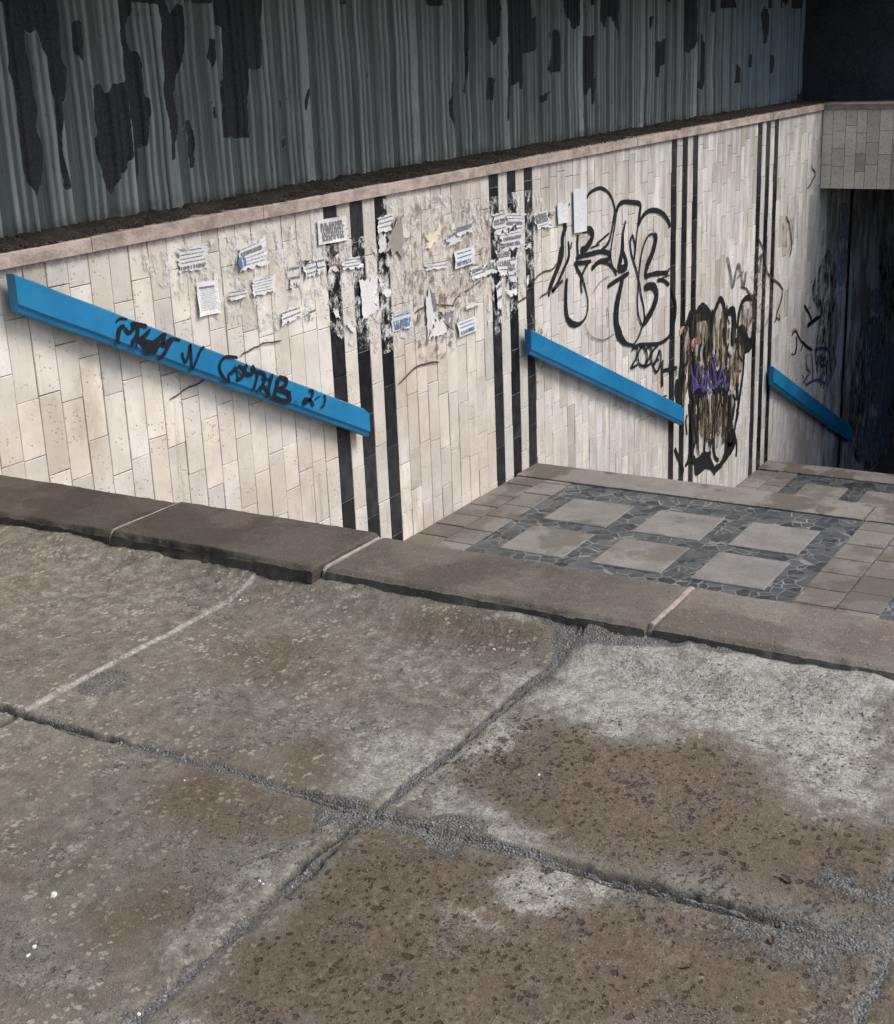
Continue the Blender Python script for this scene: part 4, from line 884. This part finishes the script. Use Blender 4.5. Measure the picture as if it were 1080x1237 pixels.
# dirt heap with moss along the ledge: uneven strip
n=1500; Xs=np.linspace(2.5,15.3,n); rows_=9
X,V=np.meshgrid(Xs,np.linspace(0,1,rows_)); x=X.ravel(); v=V.ravel()
fr=WY-.012+.03*(fbm(x,x*0,3,3,3)+.4)+.012*fbm(x,x*0,40,2,4)+.10*sstep(7.5,9.5,x)*.5
y=fr+(fy(x)-fr)*v; hz=.907+np.sin(np.clip(v,0,1)*1.7)*.018*(1+fbm(x,y,6,4,7)*.7)+fbm(x,y,60,3,9)*.016*np.clip(v*6,0,1)+fbm(x,y,22,3,10)*.014*np.clip(v*6,0,1)
i=np.arange(len(x)).reshape(X.shape); f=np.stack([i[:-1,:-1],i[:-1,1:],i[1:,1:],i[1:,:-1]],-1).reshape(-1,4)
o=grid_obj('dirt_strip',np.stack([x,y,hz],1),f,DIRT,{'tint':np.ones((len(x),3))}); tag(o,kind='stuff')

# ------------------------------------------------------------------ lintel and tunnel
li=empty('tiled_lintel',(15.0,WY,.05)); tag(li,'stone-tiled lintel beam across the dark tunnel entrance','lintel')
def lp(o): o.parent=li; o.matrix_parent_inverse=Matrix.Translation((-15.0,-WY,-.05)); return o
M=MB(); M.box(15.012,15.5,-3.2,WY-.012,.052,.845); lp(M.build('beam',GROUT))
M=MB(); M.box(14.975,15.5,-3.2,WY+.23,.847,.905,bev=.004,col=(.85,.9,.9)); lp(M.build('coping',COPE))
M=MB(); y=WY-.012
while y>-3.1:
    w_=rt.uniform(.10,.135); z=.845
    while z>.055:
        L=rt.uniform(.14,.34); zl=max(.052,z-L); 
        if zl-.052<.07: zl=.052
        t=rt.gauss(1.12,.08)*(.62 if (rt.random()<.12) else 1); d=rt.uniform(0,.006); g_=.0022
        p=[(15.004-d,y-g_,zl+g_),(15.004-d,y-g_,z-g_),(15.004-d,y-w_+g_,z-g_),(15.004-d,y-w_+g_,zl+g_)]; q=[(15.012,b_[1],b_[2]) for b_ in p]
        M.poly(p,0,(t,t,t*.98))
        for k in range(4): M.quad(p[k],q[k],q[(k+1)%4],p[(k+1)%4],0,(t,t,t))
        z=zl
    y-=w_
LT=m_stone('lintel_tile',(.56,.535,.46),(.68,.65,.57),(.44,.42,.36),None,.75,.5,.4)
lp(M.build('tile_facing',LT))
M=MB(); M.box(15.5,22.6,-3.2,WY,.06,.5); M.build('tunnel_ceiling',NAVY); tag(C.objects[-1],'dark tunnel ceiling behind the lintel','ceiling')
M=MB(); M.box(22.6,22.9,-3.6,6.5,-4.1,.9); M.build('tunnel_end_wall',NAVY); tag(C.objects[-1],'unseen wall closing the far end of the tunnel against light','wall')  # end wall added to keep light out of the tunnel
M=MB(); M.box(3.4,22.6,-3.5,-3.2,-4.1,-.03); M.box(15.0,22.6,-3.5,-3.2,-.03,.9); M.build('opposite_stairwell_wall',STEP); tag(C.objects[-1],'concrete wall on the far open side of the stairwell, out of view','wall')

# ------------------------------------------------------------------ gravel, chips, leaves
def pebbles(name,mat,pts,seed):
    rs=random.Random(seed); M=MB()
    for (x,y,z,s,t) in pts:
        a=rs.uniform(0,6.28); n=6; ring=[]; top=[]
        fx,fy=rs.uniform(.6,1.3),rs.uniform(.6,1.1)
        for k in range(n):
            r=s*rs.uniform(.7,1.1); th=a+k*6.283/n; ring.append((x+math.cos(th)*r*fx,y+math.sin(th)*r*fy,z-s*.2))
            r*=.6; top.append((x+math.cos(th)*r*fx+rs.uniform(-.2,.2)*s,y+math.sin(th)*r*fy,z+s*rs.uniform(.35,.7)))
        for k in range(n): M.quad(ring[k],ring[(k+1)%n],top[(k+1)%n],top[k],0,(t,t,t))
        M.poly(top,0,(t,t,t))
    return M.build(name,mat)
cand=[]; rs=random.Random(99)
gx=np.array([rs.uniform(1.5,3.36) for _ in range(60000)]); gy=np.array([rs.uniform(.4,4.2) for _ in range(60000)])
gz,ga,gb=ground_fields(gx,gy); keep=ga[:,2]>np.array([rs.uniform(.3,2.6) for _ in range(60000)])
for q in np.nonzero(keep)[0][:1700]:
    s=abs(rs.gauss(0,1))*.0018+.0012; cand.append((gx[q],gy[q],gz[q],min(s,.008),rs.choice((.6,.9,1.2,1.6))))
o=pebbles('gravel',GRAVEL,cand,5); tag(o,kind='stuff')
def gp(x,y):
    X,Y=on_z(x,y,0); z,_,_=ground_fields(np.array([X]),np.array([Y])); return X,Y,float(z[0])
chips=[(65,1084,.011),(18,640,.012),(34,636,.016),(42,640,.012),(70,641,.013),(95,647,.010),(106,652,.011),(120,652,.007),(35,1157,.006),(42,1146,.007),(314,1068,.005),(318,1072,.004),(223,945,.004),(167,1223,.005),(651,937,.005),(597,787,.006),(290,726,.006),(1035,1142,.006),(226,676,.010),(150,664,.01)]
for k,(x,y,s) in enumerate(chips):
    X,Y,z=gp(x,y); o=pebbles('white_chip',CHIP,[(X,Y,z,s,1)],k)
    tag(o,'small white stone chip on the grey pavement beside the kerb' if y<700 else 'small white stone chip on the open pavement slabs','stone chip','white chips scattered on the pavement')
def leaf(x,y,L,rot,label):
    X,Y,z=gp(x,y); M=MB(); n=8; ca,sa=math.cos(rot),math.sin(rot)
    for k in range(n):
        t0,t1=k/n,(k+1)/n; w=lambda t: L*.22*math.sin(math.pi*min(1,t*1.02))**.8+.0004
        for s in (-1,1):
            P=lambda t,e:(X+ca*(t-.5)*L-sa*e*w(t),Y+sa*(t-.5)*L+ca*e*w(t),z+.0015+abs(e)*.003+math.sin(t*3)*.002)
            M.quad(P(t0,0),P(t1,0),P(t1,s),P(t0,s))
    o=M.build('dry_leaf',LEAF); tag(o,label,'leaf','dry leaves on the pavement')
leaf(949,1068,.034,.9,'pale curled dry leaf in the pitted slab, above the long joint'); leaf(828,1168,.026,2.4,'small red-brown dry leaf on lowest brown slab'); leaf(932,1138,.026,.3,'dark brown leaf in crushed gravel near lower right corner')
cl=[]
for k in range(5200):
    X=2.6+12.6*rs.random()**1.6; v=rs.random()**1.5; fr_=WY-.02+.03*(float(fbm(np.array([X]),np.array([0.]),3,3,3)[0])+.4)
    cl.append((X,fr_+v*.32,.912+v*.014+rs.uniform(-.004,.003),abs(rs.gauss(0,1))*.0035+.002,rs.choice((.4,.7,1.1,1.6))))
o=pebbles('dirt_clods',DIRT,cl,6); tag(o,kind='stuff')
bx,bz=on_y(195,250,FY-.05); o=pebbles('white_chip',CHIP,[(bx,FY-.06,.95,.012,1.2)],77); tag(o,'tiny white scrap on the dirty ledge under the metal wall','scrap')

# ------------------------------------------------------------------ camera, light
cam=bpy.data.cameras.new('camera'); co=bpy.data.objects.new('camera',cam); C.objects.link(co)
cam.sensor_fit='HORIZONTAL'; cam.sensor_width=36; cam.lens=F/1080*36; cam.clip_end=500; cam.clip_start=.05
m=Matrix(((RT.x,UP.x,-FW.x,0),(RT.y,UP.y,-FW.y,0),(RT.z,UP.z,-FW.z,EYE),(0,0,0,1))); co.matrix_world=m
sc=bpy.context.scene; sc.camera=co
w=bpy.data.worlds.new('World'); sc.world=w; w.use_nodes=True; nt=w.node_tree; bg=nt.nodes['Background']
sky=nt.nodes.new('ShaderNodeTexSky'); sky.sky_type='NISHITA'; sky.sun_disc=False
D=Vector((.45,-1.0,1.4)).normalized()      # towards the light
sky.sun_elevation=math.asin(D.z); sky.sun_rotation=math.atan2(D.x,D.y)
nt.links.new(sky.outputs[0],bg.inputs[0]); bg.inputs[1].default_value=.115
sky.air_density=1.0; sky.dust_density=4.0; sky.ozone_density=.6
s=bpy.data.lights.new('sun','SUN'); s.energy=1.6; s.angle=R(22); s.color=(1,.965,.92)
so=bpy.data.objects.new('sun',s); C.objects.link(so); so.rotation_euler=D.to_track_quat('Z','Y').to_euler()
sc.view_settings.view_transform='Standard'; sc.view_settings.look='None'; sc.view_settings.exposure=0.62
